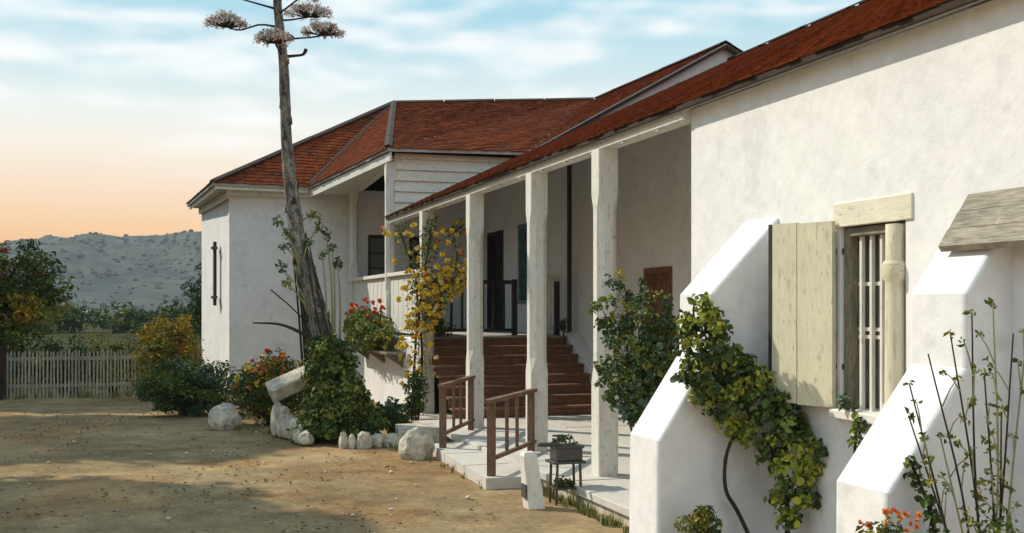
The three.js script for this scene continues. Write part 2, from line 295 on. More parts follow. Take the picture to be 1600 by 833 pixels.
scene.fog = new THREE.FogExp2(new THREE.Color().setRGB(0.80, 0.88, 0.95), 0.00034);

// ================================================================ THE HOUSE
const house = thing('adobe_house', 'long whitewashed adobe ranch house with red shingle roofs and a post porch', 'house', V(3.47, GY, 6.8));
const WX = 3.473, BX = 5.75;                          // front wall and porch line; back wall of the porch
const FL = -1.35, UP = -0.40;                         // porch floor, raised veranda floor
function wallD(d0, d1, y0, y1, holes, X0, th) {        // wall along the house with openings, extruded across
  const s = new THREE.Shape([[d0, y0], [d1, y0], [d1, y1], [d0, y1]].map((a) => new THREE.Vector2(-a[0], a[1])));
  for (const [a, b, c, e] of holes) s.holes.push(new THREE.Path([[a, c], [b, c], [b, e], [a, e]].map((q) => new THREE.Vector2(-q[0], q[1]))));
  const g = new THREE.ExtrudeGeometry(s, { depth: th, bevelEnabled: false }); g.rotateY(-Math.PI / 2); g.scale(-1, 1, 1);   // local x -> z, depth -> x
  const p = g.attributes.position; for (let i = 0; i < p.count; i++) p.setXYZ(i, p.getX(i) + X0, p.getY(i) + EYE, p.getZ(i));
  const gi = clean(g), q = gi.attributes.position; for (let i = 0; i < q.count; i += 3) { const a = [q.getX(i + 1), q.getY(i + 1), q.getZ(i + 1)]; q.setXYZ(i + 1, q.getX(i + 2), q.getY(i + 2), q.getZ(i + 2)); q.setXYZ(i + 2, ...a); }
  gi.computeVertexNormals(); return boxUV(gi);
}
function wallX(X0, X1, y0, y1, holes, d, th) {
  const s = new THREE.Shape([[X0, y0], [X1, y0], [X1, y1], [X0, y1]].map((a) => new THREE.Vector2(...a)));
  for (const [a, b, c, e] of holes) s.holes.push(new THREE.Path([[a, c], [b, c], [b, e], [a, e]].map((q) => new THREE.Vector2(...q))));
  const g = new THREE.ExtrudeGeometry(s, { depth: th, bevelEnabled: false }); g.translate(0, EYE, -d - th); return boxUV(g);
}
// near block: front wall with the barred window, return wall, closing walls behind
part('front_wall', wallD(-3, 6.81, GY - 0.1, 1.33, [[4.56, 5.10, -0.54, 0.42]], WX, 0.5), M.plaster, house);
part('end_wall', box(WX + 0.5, BX + 0.4, GY - 0.1, 1.36, 6.40, 6.81, 0), M.plaster, house);
// porch back wall: lower part with the door, raised part with doors and windows
const backHoles = [[11.75, 12.52, FL, 0.47], [18.25, 19.2, UP, 1.32], [16.72, 17.42, 0.06, 1.34]];
part('back_wall', wallD(6.81, 20.28, GY - 0.1, 2.36, backHoles, BX, 0.42), M.plaster, house);
part('rear_wall', [box(14.6, 15.0, GY, 1.9, -3, 24, 0), box(WX + 0.5, 14.6, GY, 1.33, -3, -2.6, 0)], M.plaster, house);
// cross wing: camera-side wall with dark openings, its sunlit left wall, far wall
part('wing_wall', wallX(1.33, BX + 0.42, GY - 0.1, 2.13, [[3.80, 4.19, 0.40, 1.32], [4.57, 4.80, 0.40, 1.30]], 20.30, 0.4), M.plaster, house);
{
  const a = V(1.333, GY - 0.1, 20.702), b = V(1.02, GY - 0.1, 24), h = new THREE.Vector3(0, 2.13 - GY + 0.1, 0);
  part('wing_side_wall', prism([a, b, b.clone().add(h), a.clone().add(h)], new THREE.Vector3(0.4, 0, 0)), M.plaster, house);
  part('wing_far_wall', box(1.4, 14.6, GY, 2.13, 23.7, 24.05, 0), M.plaster, house);
  part('slit_shutter', prism([V(1.185, 0.03, 21.55), V(1.185, 1.22, 21.55), V(1.175, 1.22, 21.67), V(1.175, 0.03, 21.67)], new THREE.Vector3(-0.05, 0, 0)), M.dark, house);
  for (const y of [0.16, 1.08]) part('hinge', box(1.09, 1.20, y, y + 0.05, 21.5, 21.74), M.iron, house);
}

// ---- roofs: a deck under courses of separate split shingles
const shR = rng(5);
function shingleRoof(name, poly, eaveA, eaveB, expo = 0.115, tone = 1) {
  const roof = part(name, prism(poly, new THREE.Vector3(0, -0.055, 0)), M.deck, house);
  const O = eaveA, u = eaveB.clone().sub(eaveA).normalize();
  const n = new THREE.Vector3(); for (let i = 1; i < poly.length - 1; i++) n.add(poly[i].clone().sub(poly[0]).cross(poly[i + 1].clone().sub(poly[0]))); n.normalize(); if (n.y < 0) n.negate(); u.addScaledVector(n, -u.dot(n)).normalize();
  const v = n.clone().cross(u).normalize(); if (v.y < 0) v.negate();
  const pts = poly.map((p) => { const q = p.clone().sub(O); return [q.dot(u), q.dot(v)]; }), vmax = Math.max(...pts.map((p) => p[1])), vmin = Math.min(...pts.map((p) => p[1]));
  const cut = (w) => { let lo = 1e9, hi = -1e9; for (let i = 0; i < pts.length; i++) { const a = pts[i], b = pts[(i + 1) % pts.length]; if ((a[1] - w) * (b[1] - w) <= 0 && a[1] !== b[1]) { const x = a[0] + (b[0] - a[0]) * (w - a[1]) / (b[1] - a[1]); lo = Math.min(lo, x); hi = Math.max(hi, x); } } return [lo, hi]; };
  const P = [], C = [], UV = [];
  const quad = (a, b, c, d, col) => { for (const q of [a, b, c, a, c, d]) { P.push(q.x, q.y, q.z); C.push(...col); UV.push(q.x * 0.9 + q.z * 0.7, q.y * 0.8 + q.z * 0.3); } };
  const at = (a, b, h) => O.clone().addScaledVector(u, a).addScaledVector(v, b).addScaledVector(n, h);
  for (let w = vmin - 0.03, row = 0; w < vmax - 0.02; w += expo, row++) {
    const [l0, h0] = cut(Math.max(vmin + 0.002, w + 0.01)), [l1, h1] = cut(Math.min(vmax - 0.002, w + expo * 1.1)); if (l0 > h0) continue;
    for (let x = l0 - shR() * 0.12; x < h0;) {
      const wd = 0.065 + shR() * 0.075, e = Math.min(h0, x + wd - 0.005), s = Math.max(l0, x); x += wd; if (e - s < 0.012) continue;
      const lift = 0.013 + shR() * 0.006, ev = w + (shR() - 0.5) * 0.022, b = 0.011, top = Math.min(vmax, w + expo * 1.25);
      const s2 = clamp(s, l1 - 0.001, h1), e2 = clamp(e, l1, h1 + 0.001); const k = (0.9 + shR() * 0.2) * (1 + 0.35 * fbm3(s * 0.8, w * 0.9, 3 + n.x * 5, 3)) * tone, g = shR();
      const col = g < 0.05 ? [0.10 * k, 0.045 * k, 0.03 * k] : g < 0.3 ? [0.285 * k, 0.070 * k, 0.019 * k] : [0.245 * k, 0.053 * k, 0.014 * k];
      const A = at(s, ev, lift), B = at(e, ev, lift), Cc = at(e2, top, 0.004), D = at(s2, top, 0.004), A0 = at(s, ev, lift - b), B0 = at(e, ev, lift - b), dk = col.map((q) => q * 0.9);
      quad(A, B, Cc, D, col); quad(A0, B0, B, A, dk); quad(A0, A, D, D, dk); quad(B, B0, Cc, Cc, dk);
    }
  }
  const g = new THREE.BufferGeometry(); g.setAttribute('position', new THREE.Float32BufferAttribute(P, 3)); g.setAttribute('color', new THREE.Float32BufferAttribute(C, 3)); g.setAttribute('uv', new THREE.Float32BufferAttribute(UV, 2)); g.computeVertexNormals();
  part('shingles', g, M.shingle, roof, { kind: 'stuff' }); return roof;
}
function capLine(roof, a, b, w = 0.11) {               // two boards over a ridge or hip, in lengths
  const n = Math.max(1, Math.round(a.distanceTo(b) / 1.2)), t = b.clone().sub(a).normalize(), side = new THREE.Vector3(0, 1, 0).cross(t).normalize();
  for (let i = 0; i < n; i++) { const p = a.clone().lerp(b, i / n).add(new THREE.Vector3(0, 0.03, 0)), q = a.clone().lerp(b, (i + 1) / n - 0.006).add(new THREE.Vector3(0, 0.03 + 0.006 * (i % 2), 0)); const s = side.clone().multiplyScalar(w), dn = new THREE.Vector3(0, -w * 0.45, 0), e = new THREE.Vector3(0, 0.025, 0);
    part('ridge_board', [prism([p, q, q.clone().add(s).add(dn), p.clone().add(s).add(dn)], e), prism([p, q, q.clone().sub(s).add(dn), p.clone().sub(s).add(dn)], e)], M.cap, roof); }
}
const EX = 3.385, EYV = 1.362, RX = 9.2, RY = 4.11, SL = (RY - EYV) / (RX - EX);
const nearRoof = shingleRoof('porch_roof', [V(EX, EYV, -3.3), V(EX, EYV, 16.62), V(RX, RY, 16.62), V(RX, RY, -3.3)], V(EX, EYV, 16.62), V(EX, EYV, -3.3));
shingleRoof('rear_roof', [V(RX, RY, -3.3), V(RX, RY, 16.62), V(15.2, 1.3, 16.62), V(15.2, 1.3, -3.3)], V(15.2, 1.3, -3.3), V(15.2, 1.3, 16.62), 0.4);
capLine(nearRoof, V(RX, RY, 16.6), V(RX, RY, -3.3));
part('eave_board', gUV(box(EX - 0.016, EX - 0.002, EYV - 0.045, EYV + 0.004, -3.3, 16.62, 0.004), 'z'), M.cap, nearRoof);
const C1 = V(1.026, 2.156, 19.9), C0 = V(0.739, 2.16, 24.4), P2 = V(2.677, 2.144, 20.0), P1 = V(3.39, 2.385, 16.5), P1r = V(5.60, 2.42, 16.5), R1 = V(4.842, 4.261, 23), G0 = V(9.02, 4.34, 16.45), R2 = V(9.02, 4.42, 22.2);
const wingRoof = shingleRoof('wing_roof', [C1, P2, R1], C1, P2, 0.115);
const hipL = shingleRoof('hip_roof', [C0, C1, R1], C0, C1, 0.13);
const verRoof = shingleRoof('veranda_roof', [P2, P1, R1], P2, P1, 0.115);
const frontRoof = shingleRoof('end_hip_roof', [P1, P1r, R2], P1, P1r, 0.115);
const upperHip = shingleRoof('upper_hip_roof', [P1, R2, R1], P1, P1r, 0.115);
const mainRoof = shingleRoof('gable_roof', [P1r, G0, R2], P1r, P1r.clone().add(new THREE.Vector3(0, 0.01, -1)), 0.115);
shingleRoof('gable_rear_roof', [G0, V(13.4, 2.2, 16.45), V(13.4, 2.2, 24.4), R2], V(13.4, 2.2, 16.45), V(13.4, 2.2, 24.4), 0.4);
part('far_roof', [prism([C0, R1, R2], new THREE.Vector3(0, -0.06, 0)), prism([C0, R2, V(13.4, 2.1, 24.5)], new THREE.Vector3(0, -0.06, 0))], M.cap, house);
capLine(wingRoof, C1, R1, 0.08); capLine(verRoof, P2, R1, 0.06); capLine(frontRoof, R1, R2); capLine(mainRoof, G0, R2); capLine(frontRoof, P1, R1, 0.06);
// barge boards of the small gable
part('barge_board', prism([G0.clone().add(new THREE.Vector3(0, -0.02, 0.01)), P1r.clone().add(new THREE.Vector3(0, -0.02, 0.01)), P1r.clone().add(new THREE.Vector3(0, -0.075, 0.01)), G0.clone().add(new THREE.Vector3(0, -0.075, 0.01))], new THREE.Vector3(0, 0, 0.03)), M.cap, house);
part('barge_board', prism([V(9.03, 4.31, 16.44), V(13.3, 2.2, 16.44), V(13.3, 2.13, 16.44), V(9.03, 4.24, 16.44)], new THREE.Vector3(0, 0, 0.03)), M.cap, house);
part('gable_wall', prism([V(5.70, 2.41, 16.53), V(9.03, 4.27, 16.53), V(13.2, 2.2, 16.53), V(13.2, 1.2, 16.53), V(5.70, 1.2, 16.53)], new THREE.Vector3(0, 0, -0.2)), M.plaster, house);
// lapped boards above the porch roof
for (let k = 0, y = 1.28; y < 2.30; y += 0.165, k++) {
  const y1 = Math.min(2.335, y + 0.165), xe = (h) => Math.min(5.69, EX + (h - EYV) / SL + 0.12);
  part('gable_board', gUV(prism([V(WX + 0.05, y - 0.02, 16.655), V(Math.max(WX + 0.2, xe(y)), y - 0.02, 16.655), V(Math.max(WX + 0.25, xe(y1)), y1, 16.685), V(WX + 0.05, y1, 16.685)], new THREE.Vector3(0, 0, -0.022)), 'x'), M.gableBoard, house);
}
// white fascia, soffits and the bracketed cornice of the wing
const dn = (p, h, off = [0, 0, 0]) => p.clone().add(new THREE.Vector3(off[0], -h, off[2]));
part('fascia', gUV(prism([dn(P1, 0.06, [0.03, 0, -0.02]), dn(P2, 0.06, [0.03, 0, 0]), dn(P2, 0.19, [0.03, 0, 0]), dn(P1, 0.19, [0.03, 0, -0.02])], new THREE.Vector3(0.03, 0, 0.0)), 'z'), M.white, house);
part('soffit', prism([dn(P1, 0.15, [0.06, 0, -0.1]), dn(P2, 0.15, [0.06, 0, 0]), V(3.6, 2.05, 20.25), V(3.6, 2.18, 16.72)], new THREE.Vector3(0, 0.02, 0)), M.white, house);
part('fascia', gUV(prism([dn(C1, 0.055, [0.04, 0, -0.04]), dn(P2, 0.055, [0, 0, -0.04]), dn(P2, 0.115, [0, 0, -0.04]), dn(C1, 0.115, [0.04, 0, -0.04])], new THREE.Vector3(0, 0, -0.03)), 'x'), M.white, house);
part('cornice', [gUV(box(1.27, 2.75, 1.96, 2.06, 20.16, 20.298, 0.01), 'x'), gUV(box(1.20, 2.75, 2.06, 2.10, 20.06, 20.298, 0.008), 'x')], M.white, house);
part('fascia', gUV(prism([dn(C1, 0.055, [0.05, 0, -0.05]), dn(C0, 0.055, [0.05, 0, 0.05]), dn(C0, 0.12, [0.05, 0, 0.05]), dn(C1, 0.12, [0.05, 0, -0.05])], new THREE.Vector3(0.03, 0, 0)), 'z'), M.white, house);
part('cornice', gUV(prism([V(1.27, 1.92, 20.2), V(0.96, 1.92, 24), V(0.96, 2.03, 24), V(1.27, 2.03, 20.2)], new THREE.Vector3(0.058, 0, 0)), 'z'), M.white, house);
for (let k = 0; k < 9; k++) { const t = k / 8, d = lerp(20.35, 23.9, t), X = lerp(1.32, 1.03, t); part('bracket', gUV(prism([V(X - 0.27, 2.085, d), V(X - 0.005, 2.085, d), V(X - 0.005, 2.03, d), V(X - 0.22, 2.045, d)], new THREE.Vector3(0, 0, -0.07)), 'x'), M.white, house); }
for (let k = 0; k < 6; k++) { const X = 1.4 + k * 0.25; part('bracket', gUV(box(X, X + 0.06, 2.045 + 0.058, 2.12, 19.98, 20.055, 0.004), 'z'), M.white, house); }

// ---- porch posts, beam
function postGeo(X, d, y0, y1, w, stopLo = 0.75, stopHi = 0.36) {       // square post, corners stop-chamfered between foot and head
  const hs = w / 2, P = [], I = []; const ys = [[0, 0.008], [stopLo, 0.008], [stopLo + 0.12, 0.05 * w / 0.18], [y1 - y0 - stopHi - 0.12, 0.05 * w / 0.18], [y1 - y0 - stopHi, 0.008], [y1 - y0, 0.008]];
  const rings = ys.map(([h, c]) => [[-hs, -hs + c], [-hs + c, -hs], [hs - c, -hs], [hs, -hs + c], [hs, hs - c], [hs - c, hs], [-hs + c, hs], [-hs, hs - c]].map(([a, b]) => new THREE.Vector3(X + a, y0 + h + EYE, -d + b)));
  const L = []; for (let r = 0; r < rings.length - 1; r++) for (let k = 0; k < 8; k++) { const a = rings[r][k], b = rings[r][(k + 1) % 8], c = rings[r + 1][(k + 1) % 8], e = rings[r + 1][k]; L.push(a, c, b, a, e, c); }
  return gUV(tri(L), 'y');
}
for (const d of [8.32, 9.98, 12.09, 14.38]) part('porch_post', postGeo(WX, d, d > 14 ? GY : FL - 0.002, 1.262, 0.168), M.white, house);
part('corner_post', postGeo(WX, 16.73, GY, 2.20, 0.16, 1.6, 0.2), M.white, house);
part('veranda_post', postGeo(WX, 19.95, UP, 2.20, 0.15, 1.1, 0.25), M.white, house);
part('beam', gUV(box(WX - 0.065, WX + 0.065, 1.26, 1.365, 6.815, 16.63, 0.006), 'z'), M.white, house);
part('beam', gUV(box(WX - 0.06, WX + 0.06, 2.19, 2.30, 16.73, 20.29, 0.006), 'z'), M.white, house);
for (let d = 7.2; d < 16.5; d += 0.62) part('rafter', gUV(prism([V(EX + 0.03, EYV - 0.06, d), V(BX, EYV + (BX - EX) * SL - 0.07, d), V(BX, EYV + (BX - EX) * SL - 0.16, d), V(EX + 0.03, EYV - 0.115, d)], new THREE.Vector3(0, 0, -0.05)), 'x'), M.deck, house);

// ---- floors
part('porch_floor_bed', box(3.08, BX, GY - 0.1, FL - 0.045, 6.82, 14.3, 0), M.stone, house);
for (let d = 6.83, k = 0; d < 13.0; k++) { const e = Math.min(13.08, d + [1.30, 1.05, 1.36, 1.22, 1.3, 1.2][k % 6]); for (const [a, b] of [[3.05, 4.42], [4.432, BX - 0.004]]) part('floor_slab', box(a, b, FL - 0.06, FL + ((k * 7 + (a > 4 ? 3 : 0)) % 4) * 0.0015, d, e - 0.013, 0.008), M.slab, house); d = e; }
part('raised_floor', [box(WX - 0.02, BX, UP - 0.14, UP, 14.86, 20.29, 0.01)], M.deck, house);
part('plinth_wall', box(WX - 0.1, WX + 0.1, GY - 0.1, UP - 0.015, 14.48, 20.29, 0.02), M.plaster, house);
part('plinth_end', box(WX + 0.1, BX, GY - 0.1, UP - 0.15, 15.1, 15.3, 0), M.plaster, house);
// ---- staircase up to the raised veranda
{
  const st = new THREE.Group(); st.name = 'staircase'; house.add(st); const N = 8, r = (UP - FL) / N, t = 1.72 / N;
  for (let i = 0; i < N; i++) { const d = 13.12 + i * t, y = FL + i * r; part('riser', gUV(box(WX + 0.02, 5.52, y, y + r - 0.03, d, d + 0.022, 0.003), 'x'), M.brown, st); part('tread', gUV(box(WX + 0.01, 5.53, y + r - 0.03, y + r, d - 0.03, d + t + 0.0, 0.006), 'x'), i === N - 1 ? M.grey : M.brown, st); }
  part('stair_curb', prism([V(5.54, FL, 13.02), V(5.54, FL + 0.16, 13.02), V(5.54, UP + 0.05, 14.72), V(5.54, UP + 0.05, 14.9), V(5.54, FL, 14.9)], new THREE.Vector3(0.205, 0, 0)), M.plaster, st);
}
// ---- white board balustrade of the raised veranda, dark railing at the stair head
{
  const b = new THREE.Group(); b.name = 'white_balustrade'; house.add(b);
  part('top_rail', gUV(box(WX - 0.07, WX + 0.06, 0.455, 0.51, 14.48, 20.28, 0.006), 'z'), M.white, b); part('bottom_rail', gUV(box(WX - 0.035, WX + 0.035, UP + 0.03, UP + 0.09, 14.48, 20.28, 0.004), 'z'), M.white, b);
  for (let d = 14.52, k = 0; d < 20.2; d += 0.105, k++) part('baluster', gUV(box(WX - 0.02 + (k % 3) * 0.002, WX + 0.005 + (k % 3) * 0.002, UP + 0.09, 0.455, d, d + 0.092, 0.003), 'y'), M.white, b);
  const rl = new THREE.Group(); rl.name = 'stair_head_railing'; house.add(rl);
  part('hand_rail', gUV(box(WX + 0.1, 4.95, 0.33, 0.385, 15.26, 15.34, 0.005), 'x'), M.dark, rl); part('bottom_rail', gUV(box(WX + 0.1, 4.95, UP + 0.05, UP + 0.095, 15.275, 15.325, 0.004), 'x'), M.dark, rl);
  part('newel', gUV(box(4.95, 5.02, UP, 0.40, 15.265, 15.335, 0.005), 'y'), M.dark, rl);
  for (let X = 3.72; X < 4.9; X += 0.155) part('baluster', gUV(box(X, X + 0.035, UP + 0.095, 0.33, 15.283, 15.317, 0.003), 'y'), M.dark, rl);
  const rr = new THREE.Group(); rr.name = 'white_gate_railing'; house.add(rr);
  part('newel', gUV(box(5.50, 5.57, UP, 0.37, 15.0, 15.07, 0.005), 'y'), M.dark, rr); part('hand_rail', gUV(box(5.30, 5.72, 0.36, 0.48, 15.50, 15.56, 0.005), 'x'), M.white, rr); part('bottom_rail', gUV(box(5.30, 5.72, UP + 0.06, UP + 0.12, 15.51, 15.55, 0.005), 'x'), M.white, rr);
  for (let X = 5.31; X < 5.7; X += 0.06) part('baluster', gUV(box(X, X + 0.028, UP + 0.12, 0.36, 15.515, 15.545, 0.003), 'y'), M.white, rr);
  part('pole', gUV(box(5.60, 5.655, UP, EYV + (5.62 - EX) * SL - 0.06, 14.74, 14.80, 0.006), 'y'), M.dark, house);
  part('conduit', tube([V(BX - 0.02, FL, 13.0), V(BX - 0.02, 0.2, 13.0)], 0.018, 6), M.dark, house);
}
// ---- doors and windows
function panelDoor(name, d0, d1, y0, y1, mat) {
  const g = new THREE.Group(); g.name = name; house.add(g); const X = BX + 0.1;
  part('frame', [gUV(box(BX - 0.012, BX + 0.16, y0, y1, d0 - 0.002, d0 + 0.06, 0.004), 'y'), gUV(box(BX - 0.012, BX + 0.16, y0, y1, d1 - 0.06, d1 + 0.002, 0.004), 'y'), gUV(box(BX - 0.014, BX + 0.16, y1 - 0.06, y1 + 0.002, d0, d1, 0.004), 'z')], mat, g);
  part('leaf', gUV(box(X + 0.03, X + 0.07, y0 + 0.01, y1 - 0.06, d0 + 0.06, d1 - 0.06, 0), 'y'), mat, g);
  const h = y1 - y0 - 0.1, w = d1 - d0 - 0.12; for (const [a, b] of [[0.05, 0.34], [0.40, 0.66], [0.72, 0.97]]) for (const s of [0, 1]) part('panel', gUV(box(X + 0.012, X + 0.034, y0 + h * a, y0 + h * b, d0 + 0.10 + s * w * 0.5, d0 + 0.06 + (s + 1) * w * 0.5 - 0.04, 0.006), 'y'), mat, g);
  part('knob', new THREE.SphereGeometry(0.028, 12, 8).translate(X - 0.01, y0 + 0.85 + EYE, -d0 - 0.14), M.iron, g); return g;
}
panelDoor('porch_door', 11.75, 12.52, FL, 0.47, M.brown);
panelDoor('veranda_door', 18.25, 19.2, UP, 1.32, M.dark);
function paneWindow(d0, d1, y0, y1, mat, cols, rows) {
  const g = new THREE.Group(); g.name = 'window'; house.add(g); const X = BX + 0.06;
  part('frame', [gUV(box(BX - 0.015, X + 0.06, y0 - 0.002, y1 + 0.002, d0 - 0.002, d0 + 0.07, 0.004), 'y'), gUV(box(BX - 0.015, X + 0.06, y0 - 0.002, y1 + 0.002, d1 - 0.07, d1 + 0.002, 0.004), 'y'), gUV(box(BX - 0.017, X + 0.06, y1 - 0.07, y1 + 0.003, d0, d1, 0.004), 'z'), gUV(box(BX - 0.05, X + 0.06, y0 - 0.003, y0 + 0.05, d0, d1, 0.004), 'z')], mat, g);
  const w = (d1 - d0 - 0.14) / cols, h = (y1 - y0 - 0.12) / rows;
  for (let i = 0; i < cols; i++) for (let j = 0; j < rows; j++) part('pane', box(X + 0.03, X + 0.036, y0 + 0.05 + j * h + 0.01, y0 + 0.05 + (j + 1) * h - 0.01, d0 + 0.07 + i * w + 0.01, d0 + 0.07 + (i + 1) * w - 0.01, 0), M.glass, g);
  part('glazing_bars', [...Array.from({ length: cols + 1 }, (_, i) => gUV(box(X + 0.015, X + 0.045, y0 + 0.05, y1 - 0.07, d0 + 0.07 + i * w - 0.011, d0 + 0.07 + i * w + 0.011, 0), 'y')), ...Array.from({ length: rows + 1 }, (_, j) => gUV(box(X + 0.018, X + 0.042, y0 + 0.05 + j * h - 0.011, y0 + 0.05 + j * h + 0.011, d0 + 0.07, d1 - 0.07, 0), 'z'))], mat, g);
}
paneWindow(16.72, 17.42, 0.06, 1.34, M.blue, 2, 4);
for (const [a, b, c, e] of [[3.80, 4.19, 0.40, 1.32], [4.57, 4.80, 0.40, 1.30]]) {
  const g = new THREE.Group(); g.name = 'wing_window'; house.add(g);
  part('frame', [gUV(box(a - 0.003, a + 0.04, c, e, 20.285, 20.40, 0.003), 'y'), gUV(box(b - 0.04, b + 0.003, c, e, 20.285, 20.40, 0.003), 'y'), gUV(box(a, b, e - 0.045, e + 0.003, 20.283, 20.40, 0.003), 'x'), gUV(box(a, b, c - 0.003, c + 0.03, 20.27, 20.40, 0.003), 'x')], M.dark, g);
  for (let j = 0; j < 3; j++) part('pane', box(a + 0.045, b - 0.045, c + 0.04 + j * (e - c - 0.09) / 3 + 0.012, c + 0.04 + (j + 1) * (e - c - 0.09) / 3 - 0.012, 20.36, 20.366, 0), M.glass, g);
  part('glazing_bars', [1, 2].map((j) => box(a + 0.04, b - 0.04, c + 0.04 + j * (e - c - 0.09) / 3 - 0.012, c + 0.04 + j * (e - c - 0.09) / 3 + 0.012, 20.35, 20.375, 0)), M.dark, g);
}
// ---- barred window of the near wall with its lintel, round mullion post and open board shutter
{
  const w = new THREE.Group(); w.name = 'barred_window'; house.add(w);
  part('lintel', gUV(box(WX - 0.012, WX + 0.2, 0.42, 0.55, 4.50, 5.15, 0.008), 'z'), M.lintel, w);
  part('frame', [gUV(box(WX + 0.02, WX + 0.2, -0.54, 0.42, 5.045, 5.098, 0.004), 'y'), gUV(box(WX + 0.02, WX + 0.2, -0.54, 0.42, 4.562, 4.61, 0.004), 'y'), gUV(box(WX + 0.022, WX + 0.2, 0.37, 0.418, 4.61, 5.045, 0.004), 'z')], M.grey, w);
  part('sill', gUV(box(WX - 0.06, WX + 0.3, -0.585, -0.535, 4.50, 5.12, 0.01), 'z'), M.plasterFine, w);
  for (const d of [4.985, 4.90, 4.815, 4.735]) part('bar', gUV(box(WX + 0.045, WX + 0.068, -0.54, 0.37, d - 0.011, d + 0.011, 0.004), 'y'), M.white, w);
  for (const y of [0.12, -0.115, -0.155]) part('cross_bar', gUV(box(WX + 0.068, WX + 0.085, y - 0.01, y + 0.01, 4.64, 5.04, 0.003), 'z'), M.white, w);
  const pr = [[0.0, 0], [0.062, 0], [0.062, 0.05], [0.052, 0.07], [0.05, 0.60], [0.049, 0.66], [0.062, 0.675], [0.064, 0.74], [0.058, 0.755], [0.048, 0.765], [0.048, 0.94], [0, 0.945]].map((a) => new THREE.Vector2(...a));
  part('round_post', new THREE.LatheGeometry(pr, 24).translate(WX - 0.005, -0.535 + EYE, -4.63), M.shutter, w);
  // shutter: two boards on two battens, swung nearly flat to the wall
  const s = new THREE.Group(); s.name = 'shutter'; house.add(s); const a = V(WX - 0.02, 0, 5.11), t = new THREE.Vector3(-0.13, 0, -0.40).normalize(), nn = new THREE.Vector3(t.z, 0, -t.x); // nn points to the yard
  const plank = (u0, u1, y0, y1, k0, k1, al) => gUV(prism([a.clone().addScaledVector(t, u0).addScaledVector(nn, k0).setY(y0 + EYE), a.clone().addScaledVector(t, u1).addScaledVector(nn, k0).setY(y0 + EYE), a.clone().addScaledVector(t, u1).addScaledVector(nn, k0).setY(y1 + EYE), a.clone().addScaledVector(t, u0).addScaledVector(nn, k0).setY(y1 + EYE)], nn.clone().multiplyScalar(k1 - k0)), al);
  part('board', plank(0.0, 0.232, -0.53, 0.455, 0.0, 0.03, 'y'), M.shutter, s); part('board', plank(0.238, 0.41, -0.525, 0.46, 0.002, 0.03, 'y'), M.shutter, s);
  for (const y of [-0.36, 0.24]) part('batten', plank(0.02, 0.39, y, y + 0.09, -0.025, 0.0, 'x'), M.shutter, s);
  part('edge_strip', plank(0.412, 0.432, -0.525, 0.46, -0.01, 0.034, 'y'), M.dark, s);
  for (const y of [-0.33, 0.28]) part('strap_hinge', plank(-0.03, 0.30, y, y + 0.03, -0.029, -0.025, 'x'), M.iron, s);
}
// ---- stepped buttresses
function buttress(prof, d0, d1) {
  const sub = []; // resample the outline so that the plaster can be a little uneven
  const s = new THREE.Shape(prof.map((p) => new THREE.Vector2(...p)));
  const g = new THREE.ExtrudeGeometry(s, { depth: d1 - d0 - 0.056, bevelEnabled: true, bevelThickness: 0.028, bevelSize: 0.024, bevelSegments: 4 }); g.translate(0, EYE, -d1 + 0.028); return boxUV(g);
}
part('buttress', buttress([[WX + 0.05, GY - 0.1], [WX + 0.05, 0.52], [WX, 0.50], [3.05, 0.065], [3.045, -0.275], [2.725, -0.755], [2.715, GY - 0.1]].reverse(), 5.70, 6.10), M.plaster, house);
part('buttress', buttress([[WX + 0.05, GY - 0.1], [WX + 0.05, 0.42], [WX, 0.35], [3.26, 0.05], [3.26, -0.262], [2.875, -0.765], [2.865, GY - 0.1]].reverse(), 3.86, 4.23), M.plaster, house);
{ // weathered boards capping the second buttress
  const cp = new THREE.Group(); cp.name = 'buttress_cap'; house.add(cp);
  const lo = [3.315, 0.268], hi = [WX - 0.003, 0.505], L = Math.hypot(hi[0] - lo[0], hi[1] - lo[1]), n = 3;
  for (let k = 0; k < n; k++) { const p = (t) => [lerp(lo[0], hi[0], t), lerp(lo[1], hi[1], t)]; const a = p(k / n), b = p((k + 0.97) / n); part('plank', gUV(prism([V(a[0], a[1], 3.6), V(a[0], a[1], 4.13 - 0.005 * k), V(b[0], b[1], 4.13 - 0.005 * k), V(b[0], b[1], 3.6)], new THREE.Vector3(0.016, -0.024, 0)), 'z'), M.capBoard, cp); }
}

